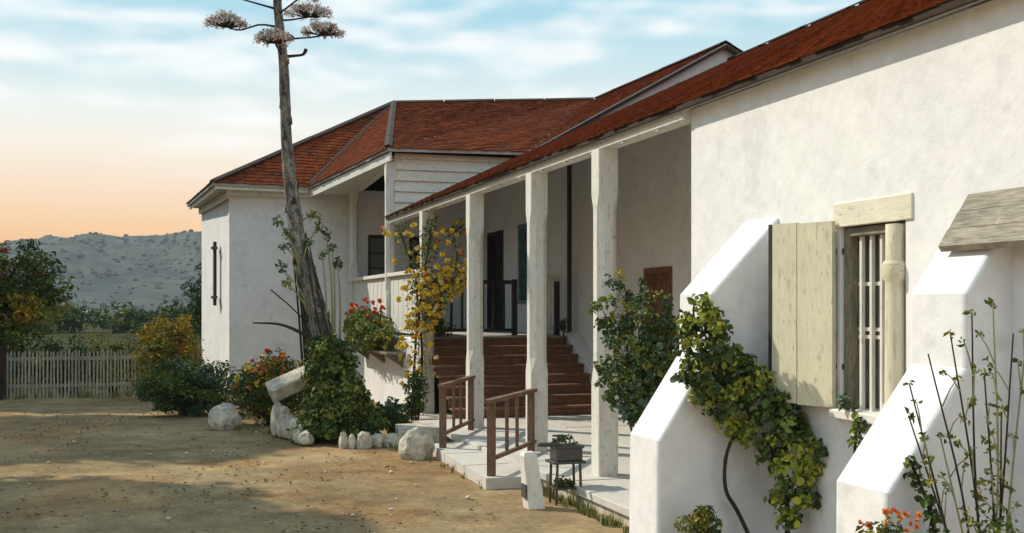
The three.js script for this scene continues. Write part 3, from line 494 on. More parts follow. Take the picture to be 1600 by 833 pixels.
// ================================================================ YARD OBJECTS
// stoop of cut stone in front of the porch
{
  const s = thing('stone_stoop', 'low pale stone step between the two brown handrails', 'step', V(2.8, GY, 10));
  const e = [[2.60, 8.72], [2.63, 9.5], [2.66, 10.3], [2.72, 11.1]];
  for (let k = 0; k < 3; k++) part('step_stone', prism([V(e[k][0], -1.392 + k * 0.002, e[k][1] + 0.008), V(3.045, -1.392 + k * 0.002, e[k][1] + 0.008), V(3.045, -1.392 + k * 0.002, e[k + 1][1] - 0.008), V(e[k + 1][0], -1.392 + k * 0.002, e[k + 1][1] - 0.008)], new THREE.Vector3(0, -0.12, 0)), M.slab, s);
}
function handrail(label, a, b, newelBase) {
  const g = thing('handrail', label, 'handrail', V(a[0], newelBase, a[1]), 'handrails at the stoop');
  const t = new THREE.Vector3(b[0] - a[0], 0, -(b[1] - a[1])), L = t.length(); t.normalize(); const ang = Math.atan2(-t.z, t.x), top = -0.755;
  const put = (name, u, y0, y1, w, mat) => { const q = gUV(box(-w / 2, w / 2, y0, y1, -w / 2, w / 2, 0.005), 'y'); const m = new THREE.Matrix4().makeRotationY(ang); q.applyMatrix4(m); q.translate(a[0] + t.x * u, 0, -a[1] + t.z * u); part(name, q, mat, g); };
  const bar = (name, y0, y1, w, o, mat) => { const q = gUV(box(-o, L + (name === 'top_rail' ? -0.02 : 0), y0, y1, -w / 2, w / 2, 0.006), 'x'); q.applyMatrix4(new THREE.Matrix4().makeRotationY(ang)); q.translate(a[0], 0, -a[1]); part(name, q, mat, g); };
  put('newel', 0, newelBase, top - 0.035, 0.062, M.railBrown); put('newel', L - 0.13, FL, top - 0.035, 0.058, M.railBrown);
  bar('top_rail', top - 0.035, top, 0.065, 0.08, M.railBrown); bar('bottom_rail', -1.27, -1.235, 0.04, 0, M.railBrown);
  for (const u of [0.33, 0.56]) put('baluster', L * u, -1.235, top - 0.035, 0.028, M.railBrown);
}
handrail('brown wooden handrail at the far side of the stone step, by the roses', [2.75, 10.72], [3.42, 11.97], -1.39);
handrail('brown wooden handrail at the near side of the stone step', [2.68, 8.84], [3.42, 9.88], -1.39);
// leaning white stub post and iron plant stand
{
  const a = V(2.70, GY - 0.05, 7.80), b = V(2.665, -1.10, 7.85), s = 0.062, L = [];
  const ring = (c, k) => [[-1, -1], [1, -1], [1, 1], [-1, 1]].map(([x, z]) => c.clone().add(new THREE.Vector3(x * s * k, 0, z * s * k))); const r0 = ring(a, 1.05), r1 = ring(b, 0.85), r2 = ring(b.clone().add(new THREE.Vector3(0, 0.03, 0)), 0.6);
  for (const [p, q] of [[r0, r1], [r1, r2]]) for (let k = 0; k < 4; k++) L.push(p[k], q[(k + 1) % 4], p[(k + 1) % 4], p[k], q[k], q[(k + 1) % 4]); L.push(r2[0], r2[2], r2[1], r2[0], r2[3], r2[2]);
  const g = thing('stub_post', 'leaning white painted stub post at the near porch corner', 'post', V(2.7, GY, 7.8)); part('shaft', gUV(tri(L), 'y'), M.white, g);
  part('tap', [tube([V(2.74, -1.02, 7.84), V(2.90, -1.03, 7.86), V(2.97, -1.06, 7.87), V(2.98, -1.12, 7.87)], 0.016, 8), tube([V(2.90, -1.03, 7.86), V(2.90, -0.96, 7.86)], 0.008, 6), tube([V(2.86, -0.96, 7.86), V(2.94, -0.96, 7.86)], 0.008, 6)], M.iron, g);
  part('strap', box(2.61, 2.625, -1.40, -1.30, 7.75, 7.85, 0.003), M.iron, g);
}
{
  const o = V(2.99, GY, 7.93), g = thing('plant_stand', 'dark iron stand with a boxy pot beside the white stub post', 'plant stand', o), X = 2.99, d = 7.93;
  for (const [dx, dd] of [[-0.1, -0.07], [0.1, -0.07], [-0.1, 0.07], [0.1, 0.07]]) part('leg', tube([V(X + dx, GY - 0.02, d + dd), V(X + dx * 0.9, -1.16, d + dd)], 0.011, 6), M.iron, g);
  part('shelf', box(X - 0.13, X + 0.13, -1.175, -1.155, d - 0.1, d + 0.1, 0.004), M.iron, g); part('lower_shelf', box(X - 0.10, X + 0.10, -1.37, -1.355, d - 0.08, d + 0.08, 0.003), M.iron, g);
  const pot = part('pot', [box(X - 0.10, X + 0.11, -1.155, -1.045, d - 0.08, d + 0.08, 0.01), box(X - 0.11, X + 0.12, -1.06, -1.04, d - 0.09, d + 0.09, 0.005)], M.iron, g);
  const L = new Leaves(77); L.bush(V(X - 0.03, -1.03, d), new THREE.Vector3(0.12, 0.05, 0.08), 8, 26, 0.035, PAL.deep); L.bush(V(X, -1.33, d), new THREE.Vector3(0.1, 0.07, 0.08), 10, 26, 0.035, mix(PAL.deep, PAL.olive)); part('foliage', L.geo(), M.leaf, g, { kind: 'stuff' });
}
// stones along the flower bed
const stones = [
  ['white painted boulder by the green bush at the left end of the bed', 0.86, 14.1, 0.21, 0.20, 0.16], ['big round pale boulder at the foot of the far handrail', 2.50, 10.75, 0.17, 0.19, 0.15],
  ['small pointed white stone, leftmost in the row before the ivy', 1.93, 11.72, 0.05, 0.11, 0.05], ['small white stone, second from the left in the row before the ivy', 2.02, 11.70, 0.045, 0.095, 0.05],
  ['rounded white stone in the middle of the row before the ivy', 2.14, 11.66, 0.085, 0.12, 0.08], ['low grey stone right of the white ones in the row', 2.30, 11.74, 0.10, 0.09, 0.08], ['grey stone at the right end of the row beside the flat slab', 2.46, 11.68, 0.10, 0.095, 0.08]];
stones.forEach(([label, X, d, rx, ry, rz], i) => single('boulder', rock(V(X, GY + ry * 0.42, d), new THREE.Vector3(rx, ry, rz), 3 + i * 1.7), M.stone, label, 'stone', 'stones edging the bed'));
single('flat_stone', prism([V(2.50, -1.30, 11.62), V(2.95, -1.29, 11.55), V(3.0, -1.29, 12.2), V(2.6, -1.30, 12.25)], new THREE.Vector3(0, -0.2, 0)), M.stone, 'flat pale stone slab left of the far handrail', 'stone', 'stones edging the bed');
{ // curved whitewashed kerb of the ivy bed, stone by stone, and the tilted slab above it
  const k = thing('bed_kerb', 'curved whitewashed stone kerb left of the ivy mound', 'kerb', V(1.5, GY, 12.6)), n = 6;
  for (let i = 0; i < n; i++) { const t = i / (n - 1), X = lerp(1.40, 1.585, Math.pow(t, 0.8)), d = lerp(13.05, 12.05, t), h = lerp(0.36, 0.14, t); part('kerb_stone', rock(V(X, GY + h * 0.40, d), new THREE.Vector3(0.085, h * 0.66, 0.12), 20 + i), M.stone, k); }
  const c = V(1.50, -0.86, 12.75), g = new RoundedBoxGeometry(0.50, 0.17, 0.24, 2, 0.025), p = g.attributes.position; for (let i = 0; i < p.count; i++) { const s = 0.012 * perlin.noise(p.getX(i) * 9, p.getY(i) * 9, p.getZ(i) * 9); p.setXYZ(i, p.getX(i) + s, p.getY(i) + s, p.getZ(i)); }
  g.rotateX(0.45); g.rotateZ(0.40); g.translate(c.x, c.y, c.z); single('stone_slab', boxUV(g), M.stone, 'tilted pale stone slab leaning against the ivy mound', 'stone slab');
}
// picket fence
{
  const f = thing('picket_fence', 'weathered pale picket fence across the end of the yard', 'fence', V(-1.2, GY, 19.7)), R = rng(31);
  const at = (X) => 19.66 + (-0.2 - X) * 0.045;
  for (let i = 0; i < 80; i++) { const X = -4.22 + i * 0.0545, h = 0.76 + (R() - 0.5) * 0.05, d = at(X), w = 0.026; if (X > -0.16) break; const g = gUV(prism([V(X, GY - 0.03, d), V(X + w, GY - 0.03, d), V(X + w, GY + h - 0.03, d), V(X + w / 2, GY + h, d), V(X, GY + h - 0.03, d)], new THREE.Vector3((R() - 0.5) * 0.0, 0, 0.016)), 'y'); g.translate(0, 0, 0.022); g.translate(-X, 0, 0); g.rotateZ((R() - 0.5) * 0.03); g.translate(X, 0, 0); part('picket', g, R() < 0.5 ? fenceA() : fenceB(), f); }
  for (const y of [GY + 0.16, GY + 0.60]) part('rail', gUV(prism([V(-4.25, y, at(-4.25)), V(-0.1, y, at(-0.1)), V(-0.1, y + 0.055, at(-0.1)), V(-4.25, y + 0.055, at(-4.25))], new THREE.Vector3(0, 0, -0.035)), 'x'), fenceA(), f);
  for (const X of [-4.2, -3.25, -2.25, -1.2, -0.16]) part('post', gUV(box(X, X + 0.08, GY - 0.1, GY + 0.70, at(X) + 0.04, at(X) + 0.12, 0.006), 'y'), M.grey, f);
}
{ const X = -2.30; single('gate_post', [gUV(box(X, X + 0.11, GY - 0.1, GY + 0.80, 19.50, 19.61, 0.01), 'y'), gUV(box(X - 0.012, X + 0.122, GY + 0.80, GY + 0.83, 19.488, 19.622, 0.008), 'y')], M.cap, 'dark wooden gate post before the left end of the picket fence', 'post'); }
function fenceA() { return M.fenceA ??= std({ color: lin(0.68, 0.65, 0.52), map: grainMap, bumpMap: grainBump, bumpScale: 0.002 }); }
function fenceB() { return M.fenceB ??= std({ color: lin(0.58, 0.55, 0.42), map: grainMap, bumpMap: grainBump, bumpScale: 0.002 }); }

// ================================================================ PLANTS
function bushThing(name, label, X, y, d, rx, ry, rz, clumps, per, len, pal, seed, o = {}) {
  const g = thing(name, label, 'bush', V(X, GY, d), o.group); const L = new Leaves(seed), R = rng(seed + 5);
  const cs = L.bush(V(X, y, d), new THREE.Vector3(rx, ry, rz), clumps, per, len, pal, { floor: 0.06, ...o });
  part('foliage', L.geo(), M.leaf, g, { kind: 'stuff' }); part('stems', stems(V(X, GY - 0.03, d), cs.filter((_, i) => i % 3 === 0), 0.018, R), M.branch, g); return g;
}
// far-left tree behind the fence and the growth round it
function tree(name, label, X, d, base, trunkH, crown, r, clumps, per, len, pal, seed, o = {}) {
  const g = thing(name, label, 'tree', V(X, GY, d), o.group), L = new Leaves(seed), R = rng(seed + 9); const cs = L.bush(V(X + (o.lean ?? 0), crown, d), r, clumps, per, len, pal, o);
  const top = V(X + (o.lean ?? 0), crown - r.y * 0.2, d), foot = V(X, GY - 0.05, d);
  part('trunk', tube(curve([foot, foot.clone().lerp(top, 0.5).add(new THREE.Vector3(0.12, 0, 0.08)), top], 8), [0, 1, 2, 3, 4, 5, 6, 7, 8].map((k) => base * (1.15 - k * 0.09)), 10, 0.25), M.branch, g);
  part('limbs', cs.filter((_, i) => i % 4 === 0).map((t) => tube(curve([foot.clone().lerp(top, 0.6 + R() * 0.35), foot.clone().lerp(top, 0.9).lerp(t, 0.5), t], 5), [1, 0.8, 0.62, 0.46, 0.32, 0.2].map((k) => k * base * 0.42), 5, 0, false)), M.branch, g);
  part('crown', L.geo(), M.leaf, g, { kind: 'stuff' }); return g;
}
tree('orchard_tree', 'round dark green tree tinged rust and gold behind the left end of the fence', -2.75, 22.4, 0.09, 1, 0.32, new THREE.Vector3(1.35, 1.10, 1.2), 150, 130, 0.085, PAL.mid, 101, { cs: 0.2, fill: 0.95, pick: (p, R) => { const h = (p.y - EYE - 0.3) / 1.1; return h > 0.25 && R() < 0.35 ? mix(PAL.rust, PAL.olive) : h < -0.1 && R() < 0.45 ? mix(PAL.gold, PAL.olive) : R() < 0.4 ? mix(PAL.mid, PAL.olive) : PAL.deep; } });
tree('field_tree', 'small dark tree half hidden behind the left corner of the house', 1.45, 29, 0.08, 1, 0.15, new THREE.Vector3(0.75, 1.0, 0.8), 60, 90, 0.1, PAL.deep, 103, { cs: 0.24 });
bushThing('hedge_bush', 'dark hedge bush left behind the picket fence', -2.3, -0.95, 20.5, 0.6, 0.66, 0.4, 40, 90, 0.06, mix(PAL.deep, PAL.olive), 111, { cs: 0.3, group: 'hedge behind the fence' });
bushThing('hedge_bush', 'low dark hedge bush behind the middle of the picket fence', -1.45, -0.98, 20.6, 0.65, 0.58, 0.4, 40, 90, 0.06, PAL.deep, 112, { cs: 0.3, group: 'hedge behind the fence' });
bushThing('hedge_bush', 'low dark hedge bush behind the right part of the picket fence', -0.6, -0.96, 20.5, 0.6, 0.60, 0.4, 40, 90, 0.06, mix(PAL.deep, PAL.olive), 113, { cs: 0.3, group: 'hedge behind the fence' });
{ const R = rng(71); for (let k = 0; k < 9; k++) { const X = -12 + k * 2.4 + R() * 0.8, d = 62 + R() * 14; bushThing('field_shrub', ['far shrub', 'far dark shrub', 'far round shrub'][k % 3] + ' in the row across the field, ' + ['first', 'second', 'third', 'fourth', 'fifth', 'sixth', 'seventh', 'eighth', 'ninth'][k] + ' from the left', X, GY + 0.75, d, 1.5 + R() * 0.6, 0.8 + R() * 0.35, 1.2, 26, 50, 0.28, mix(PAL.deep, PAL.mid), 300 + k, { cs: 0.32, group: 'shrubs across the field' }); } }
{ const s = thing('white_shed', 'tiny white shed far off in the field beyond the fence', 'shed', V(-6, GY, 120)); part('wall', box(-7.2, -5.4, GY, GY + 0.75, 119, 121, 0.01), M.plasterFine, s); part('roof', prism([V(-7.3, GY + 0.75, 118.9), V(-5.3, GY + 0.75, 118.9), V(-5.3, GY + 1.1, 120), V(-7.3, GY + 1.1, 120)], new THREE.Vector3(0, 0.05, 0)), M.deck, s); part('roof', prism([V(-7.3, GY + 0.75, 121.1), V(-5.3, GY + 0.75, 121.1), V(-5.3, GY + 1.1, 120.01), V(-7.3, GY + 1.1, 120.01)], new THREE.Vector3(0, 0.05, 0)), M.deck, s); }
bushThing('autumn_bush', 'tall orange and gold tinged bush at the right end of the fence', 0.28, -0.72, 18.7, 0.60, 0.72, 0.5, 90, 110, 0.055, PAL.mid, 121, { cs: 0.24, pick: (p, R) => R() < 0.7 ? mix(PAL.gold, PAL.gold, PAL.olive) : R() < 0.35 ? PAL.rust : PAL.mid });
bushThing('green_bush', 'broad dark green bush at the left corner of the house', 0.50, -1.10, 15.9, 0.70, 0.44, 0.55, 110, 120, 0.05, PAL.mid, 122, { cs: 0.24, pick: (p, R) => R() < 0.45 ? PAL.bluish : R() < 0.3 ? PAL.deep : PAL.mid });
{ const g = bushThing('flowering_bush', 'bush dotted with red and gold flowers under the shaded wing wall', 1.46, -1.06, 14.5, 0.58, 0.52, 0.48, 120, 110, 0.045, PAL.mid, 123, { cs: 0.25, pick: (p, R) => R() < 0.3 ? mix(PAL.gold, PAL.olive) : R() < 0.5 ? PAL.mid : PAL.deep }), R = rng(8);
  for (let k = 0; k < 44; k++) { const a = Math.PI * (0.5 + (R() - 0.5) * 1.3), e = R() * 1.3; bloom(g, 'bloom', V(1.50 + Math.cos(a) * 0.5 * Math.cos(e) * 0.98, -1.08 + 0.49 * Math.sin(e), 14.6 - Math.abs(Math.sin(a)) * 0.46 * Math.cos(e)), 0.032 + R() * 0.018, R() < 0.6 ? bloomMat.apricot : R() < 0.5 ? bloomMat.red : bloomMat.yellow, R); }
  bloom(g, 'bloom', V(1.42, -0.56, 14.5), 0.055, bloomMat.red, R); }
{ // ivy heaped round the foot of the century plant: a cone of leaves
  const g = thing('ivy_mound', 'tall mound of green ivy heaped round the foot of the flower stalk', 'ivy', V(2.0, GY, 12.3)), L = new Leaves(124), R = rng(6), pts = [];
  for (let k = 0; k < 190; k++) { const h = Math.pow(R(), 1.25), rad = lerp(0.50, 0.16, Math.pow(h, 0.9)) * Math.sqrt(0.35 + 0.65 * R()), a = R() * 6.283; const c = V(2.02 - h * 0.17 + Math.cos(a) * rad, GY + 0.05 + h * 1.04, 12.3 + Math.sin(a) * rad * 0.9); pts.push(c); L.clump(c, new THREE.Vector3(0.10, 0.09, 0.10), 95, 0.05, R() < 0.45 ? mix(PAL.olive, PAL.mid, [[0.18, 0.24, 0.04]]) : R() < 0.75 ? PAL.mid : PAL.deep, { seg: 2, wide: 0.8, shell: 0.3 }); }
  part('foliage', L.geo(), M.leaf, g, { kind: 'stuff' }); part('stems', stems(V(2.0, GY - 0.02, 12.3), pts.filter((_, i) => i % 9 === 0), 0.014, R), M.branch, g);
}
bushThing('dark_shrub', 'low dark shrub at the foot of the white plinth right of the ivy', 2.64, -1.27, 12.6, 0.24, 0.22, 0.2, 30, 80, 0.045, mix(PAL.deep, PAL.bluish), 125, { cs: 0.32 });
{ const g = bushThing('vine_shrub', 'leafy green shrub on the plinth corner below the yellow roses', 3.14, -1.15, 13.6, 0.16, 0.34, 0.18, 26, 70, 0.045, mix(PAL.mid, PAL.deep), 126, { cs: 0.3 }); }
// century plant: leaning tapered stalk, flat-topped umbels of bleached seed heads, small green side sprouts
{
  const g = thing('century_plant', 'tall bare century plant stalk with bleached flower umbels before the wing', 'century plant', V(1.95, GY, 12.6)), R = rng(41), D = 12.6;
  const line = curve([V(1.97, GY - 0.05, D), V(1.88, -0.85, D), V(1.80, -0.36, D), V(1.735, 0.0, D), V(1.60, 0.57, D), V(1.515, 1.14, D), V(1.455, 1.71, D), V(1.41, 2.7, D), V(1.34, 3.4, D), V(1.32, 3.9, D), V(1.31, 4.5, D)], 60);
  const rad = line.map((p) => { const y = p.y - EYE; return y < 0 ? lerp(0.19, 0.135, clamp((y - GY) / -GY)) : y < 0.57 ? lerp(0.135, 0.095, y / 0.57) : y < 1.7 ? lerp(0.095, 0.064, (y - 0.57) / 1.13) : lerp(0.064, 0.036, (y - 1.7) / 2.8); });
  const tg = tube(line, rad, 14, 0.20), p = tg.attributes.position, col = []; for (let i = 0; i < p.count; i++) { const n = fbm3(p.getX(i) * 5, p.getY(i) * 6, p.getZ(i) * 5, 3), k = clamp(0.5 + n * 1.6); col.push(lerp(0.16, 0.85, k), lerp(0.15, 0.80, k), lerp(0.14, 0.74, k)); } tg.setAttribute('color', new THREE.Float32BufferAttribute(col, 3));
  part('stalk', tg, M.bark, g);
  for (let k = 0; k < 46; k++) { const q = 16 + k * 0.78, c = line[Math.floor(q)], rr = rad[Math.floor(q)], a = k * 2.4; const o = new THREE.Vector3(Math.cos(a), 0, Math.sin(a)), sd = new THREE.Vector3(-Math.sin(a), 0, Math.cos(a)), w = 0.030 * rr / 0.06, h = 0.10, b = c.clone().addScaledVector(o, rr * 0.9), t = c.clone().addScaledVector(o, rr * 1.12); t.y += h; const A = b.clone().addScaledVector(sd, w), B = b.clone().addScaledVector(sd, -w), N = b.clone().addScaledVector(o, rr * 0.35); part('bract', tri([A, N, t, N, B, t, B, A, t, A, B, N]), k % 2 ? M.branch : M.grey, g); }
  // hanging dry leaf strips round the thick foot
  for (let k = 0; k < 22; k++) { const a = R() * 6.28, h = -0.75 + R() * 0.2, top = 0.1 + R() * 0.7, x = (y) => lerp(1.86, 1.60, clamp((y + 0.75) / 1.4)), w = 0.012 + R() * 0.008; part('dry_strip', tube(curve([V(x(h) + Math.cos(a) * 0.22, h, D + Math.sin(a) * 0.22), V(x((h + top) / 2) + Math.cos(a) * 0.15, (h + top) / 2, D + Math.sin(a) * 0.15), V(x(top) + Math.cos(a + 0.3) * 0.10, top, D + Math.sin(a + 0.3) * 0.10)], 5), [w, w, w * 0.9, w * 0.8, w * 0.6, w * 0.4], 5), k % 3 ? M.branch : M.grey, g); }
  const bleached = [[0.74, 0.70, 0.66], [0.82, 0.78, 0.75], [0.70, 0.58, 0.52], [0.14, 0.12, 0.11], [0.80, 0.72, 0.68], [0.72, 0.56, 0.50]];
  const umbel = (X, y, dd, rx, ry, from, n) => {
    const u = part('umbel_branch', tube(curve([V(from[0], from[1], D), V(lerp(from[0], X, 0.35), from[1] + 0.03, D + dd * 0.4), V(lerp(from[0], X, 0.75), y - ry * 0.75, D + dd * 0.8), V(X, y - ry * 0.5, D + dd)], 8), [0.018, 0.014, 0.012, 0.011, 0.010, 0.010, 0.010, 0.010, 0.010], 6), M.branch, g);
    const L = new Leaves(500 + n), c = V(X, y, D + dd), rays = [];
    for (let k = 0; k < 64; k++) { const a = R() * 6.283, q = Math.sqrt(R()), h = (1 - q * q * 0.75) * ry * (0.5 + R() * 0.6); const t = V(X + Math.cos(a) * q * rx, y - ry * 0.45 + h, D + dd + Math.sin(a) * q * rx * 0.8); rays.push(tube([V(X + (t.x - X) * 0.2, y - ry * 0.55, D + dd), t], [0.005, 0.003], 4, 0, false)); L.clump(t, new THREE.Vector3(0.046, 0.04, 0.046), 26, 0.032, bleached, { wide: 0.45, shell: 0.1 }); }
    part('seed_heads', L.geo(), M.leaf, u, { kind: 'stuff' }); part('rays', rays, M.branch, u, { kind: 'stuff' });
  };
  umbel(0.80, 3.17, 0.15, 0.22, 0.14, [1.36, 3.10], 1); umbel(1.29, 2.92, -0.28, 0.21, 0.12, [1.40, 2.78], 2); umbel(1.84, 3.09, -0.1, 0.23, 0.12, [1.37, 2.95], 3); umbel(1.72, 3.36, 0.2, 0.27, 0.13, [1.35, 3.18], 4); umbel(0.76, 3.45, -0.1, 0.24, 0.11, [1.34, 3.3], 5); umbel(1.55, 3.42, -0.3, 0.22, 0.12, [1.35, 3.25], 6); umbel(1.2, 3.8, 0.1, 0.3, 0.14, [1.32, 3.6], 7);
  part('broken_branch', tube(curve([V(1.42, 2.78, D), V(1.55, 2.80, D), V(1.63, 2.82, D), V(1.66, 2.88, D)], 6), [0.02, 0.018, 0.016, 0.015, 0.016, 0.02, 0.022], 6), M.branch, g);
  part('curved_branch', tube(curve([V(1.82, -0.42, D - 0.12), V(1.62, -0.30, D - 0.16), V(1.36, -0.19, D - 0.2), V(1.06, -0.17, D - 0.2)], 10), [...Array(11)].map((_, k) => 0.03 - k * 0.0022), 6), M.branch, g);
  part('bare_twig', tube(curve([V(1.66, -0.18, D - 0.1), V(1.46, 0.02, D - 0.12), V(1.26, 0.19, D - 0.12)], 6), 0.008, 5), M.branch, g);
  for (const [fx, fy, X, y, pal] of [[1.62, 0.2, 1.34, 0.95, PAL.olive], [1.60, 0.3, 1.43, 0.80, PAL.mid], [1.58, 0.45, 1.40, 0.66, PAL.bluish], [1.72, -0.2, 1.37, 0.43, PAL.bluish], [1.74, -0.3, 1.44, 0.26, PAL.olive], [1.95, -0.5, 1.87, 0.80, PAL.deep], [1.97, -0.5, 1.93, 0.66, PAL.mid], [1.88, -0.5, 1.82, 0.58, PAL.bluish], [2.03, -0.5, 1.99, 0.50, PAL.deep], [1.60, 0.5, 1.80, 0.90, PAL.olive], [1.56, 0.9, 1.72, 1.02, PAL.olive], [1.6, 0.4, 1.66, 0.72, PAL.bluish]]) {
    const s = part('sprout', tube(curve([V(fx, fy, D - 0.02), V(lerp(fx, X, 0.4), lerp(fy, y, 0.6), D - 0.15), V(X, y, D - 0.12)], 6), [0.013, 0.012, 0.011, 0.01, 0.009, 0.008, 0.007], 5), M.stalkGreen, g);
    const L = new Leaves(Math.floor(X * 1000 + y * 77)); L.clump(V(X, y, D - 0.12), new THREE.Vector3(0.06, 0.05, 0.06), 34, 0.06, mix(pal, pal, PAL.mid), { shell: 0.1, wide: 0.5 }); part('sprout_leaves', L.geo(), M.leaf, s, { kind: 'stuff' });
  }
}
// geraniums on a shelf along the white plinth
{
  const sh = thing('plant_shelf', 'dark bracketed plank shelf on the white veranda plinth', 'shelf', V(3.1, -0.7, 15.8));
  part('plank', gUV(box(3.10, 3.37, -0.66, -0.625, 15.2, 18.4, 0.006), 'z'), M.grey, sh); for (const d of [15.4, 16.7, 18.0]) part('bracket', prism([V(3.37, -0.67, d), V(3.12, -0.67, d), V(3.37, -0.85, d)], new THREE.Vector3(0, 0, 0.04)), M.grey, sh);
  const g = thing('geranium', 'mass of red geraniums on the shelf below the white balustrade', 'geraniums', V(3.15, -0.62, 16)), L = new Leaves(131), R = rng(9);
  L.bush(V(3.13, -0.36, 16.8), new THREE.Vector3(0.24, 0.34, 1.6), 190, 80, 0.05, mix(PAL.mid, PAL.olive), { cs: 0.26, wide: 0.85, seg: 2, floor: -0.72 + EYE });
  part('foliage', L.geo(), M.leaf, g, { kind: 'stuff' });
  for (let k = 0; k < 40; k++) { const d = 15.2 + R() * 3.1, h = R(); bloom(g, 'bloom', V(3.0 + R() * 0.16, -0.30 + h * 0.42, d), 0.03 + R() * 0.018, R() < 0.75 ? bloomMat.red : bloomMat.apricot, R); }
}
// climbing yellow rose
{
  const g = thing('climbing_rose', 'climbing rose covered in yellow and apricot blooms on the far porch posts', 'rose', V(3.25, GY, 14.2)), L = new Leaves(141), R = rng(17), pal = mix(PAL.olive, PAL.mid, PAL.olive);
  const canes = [[V(3.28, GY - 0.02, 14.1), V(3.25, -0.9, 14.15), V(3.27, -0.2, 14.1), V(3.26, 0.35, 14.1), V(3.12, 0.85, 14.2), V(3.06, 1.05, 14.2)], [V(3.30, GY - 0.02, 14.15), V(3.33, -0.6, 14.05), V(3.30, 0.1, 14.0), V(3.55, 0.42, 13.9), V(3.75, 0.60, 13.9), V(3.72, 0.95, 13.9), V(3.86, 1.08, 13.9)], [V(3.30, -0.3, 14.1), V(3.45, 0.0, 13.95), V(3.62, 0.25, 13.9), V(3.82, 0.5, 13.9)], [V(3.30, 0.2, 14.1), V(3.45, 0.75, 14.2), V(3.50, 1.15, 14.2)]];
  canes.forEach((c, i) => { const pts = curve(c, 26); part('cane', tube(pts, pts.map((_, k) => 0.02 - k * 0.0005), 6), M.branch, g);
    pts.forEach((p, k) => { if (p.y - EYE < -1.1) return; const y = p.y - EYE, n = y > -0.9 && y < 0.4 ? 34 : 20; L.clump(p, new THREE.Vector3(0.20, 0.11, 0.16).multiplyScalar(y > 0.45 ? 0.75 : 1), n, 0.048, pal, { shell: 0.2 });
      const nb = y < -0.95 ? 0 : i === 3 ? 0.3 : y > 0.5 ? 1.4 : 3.8; for (let q = R() * 1; q < nb; q += 1) { const u = L.dir(); bloom(g, 'rose_bloom', new THREE.Vector3(p.x + u.x * 0.22 - 0.03, p.y + u.y * 0.10, p.z + Math.abs(u.z) * 0.16), 0.032 + R() * 0.020, R() < 0.74 ? bloomMat.yellow : R() < 0.5 ? bloomMat.apricot : bloomMat.cream, R); } }); });
  part('foliage', L.geo(), M.leaf, g, { kind: 'stuff' });
}
bushThing('stairside_plant', 'dark leafy plant against the railing at the left end of the brown stair', 3.78, -0.30, 14.9, 0.2, 0.2, 0.15, 16, 60, 0.045, mix(PAL.deep, PAL.mid), 142, { cs: 0.35, floor: UP + EYE + 0.03 });
{ const g = thing('potted_topiary', 'small dark clipped plant on a stick at the right head of the stair', 'plant', V(5.45, UP, 14.55)), L = new Leaves(143); L.bush(V(5.46, -0.26, 14.55), new THREE.Vector3(0.075, 0.1, 0.075), 10, 50, 0.03, PAL.deep, { cs: 0.4 }); part('foliage', L.geo(), M.leaf, g, { kind: 'stuff' }); part('stick', tube([V(5.46, -0.70, 14.55), V(5.46, -0.25, 14.55)], 0.012, 6), M.branch, g); }
// bush between the nearest post and the wall corner
{ const g = thing('corner_bush', 'loose leafy climber between the nearest porch post and the first buttress', 'bush', V(3.40, GY, 7.3)), L = new Leaves(151), R = rng(19);
  const tips = [[3.18, -0.12, 7.45], [3.08, -0.40, 7.35], [3.16, -0.62, 7.25], [3.30, -0.10, 7.3], [3.42, 0.02, 7.25], [3.24, 0.16, 7.4], [3.52, -0.22, 7.2], [3.56, -0.40, 7.15], [3.38, -0.28, 7.2], [3.28, -0.48, 7.2], [3.20, -0.30, 7.3], [3.46, -0.56, 7.15], [3.12, 0.02, 7.55], [3.50, -0.02, 7.2], [3.36, -0.66, 7.15], [3.34, 0.10, 7.35]];
  for (const [X, y, d] of tips) { const c = curve([V(3.36 + (R() - 0.5) * 0.12, GY - 0.02, 7.28), V(lerp(3.38, X, 0.45), lerp(GY, y, 0.55), 7.28), V(X, y, d)], 14); part('stem', tube(c, c.map((_, k) => 0.010 - k * 0.0005), 5), M.branch, g);
    c.forEach((p, k) => { if (p.y - EYE < -0.80 || k < 5) return; const m = k > 11 ? 3 : 2; for (let q = 0; q < m; q++) { const u = L.dir(), w = 0.3 + R() * 0.9; L.clump(new THREE.Vector3(p.x + u.x * 0.09, p.y + u.y * 0.08, p.z + u.z * 0.09), new THREE.Vector3(0.055, 0.045, 0.05).multiplyScalar(w + 0.3), 26, 0.038, R() < 0.22 ? PAL.bluish : R() < 0.4 ? mix(PAL.olive, PAL.mid) : R() < 0.6 ? PAL.mid : PAL.deep, { seg: 2, wide: 0.75, shell: 0.15 }); } }); }
  part('foliage', L.geo(), M.leaf, g, { kind: 'stuff' }); }
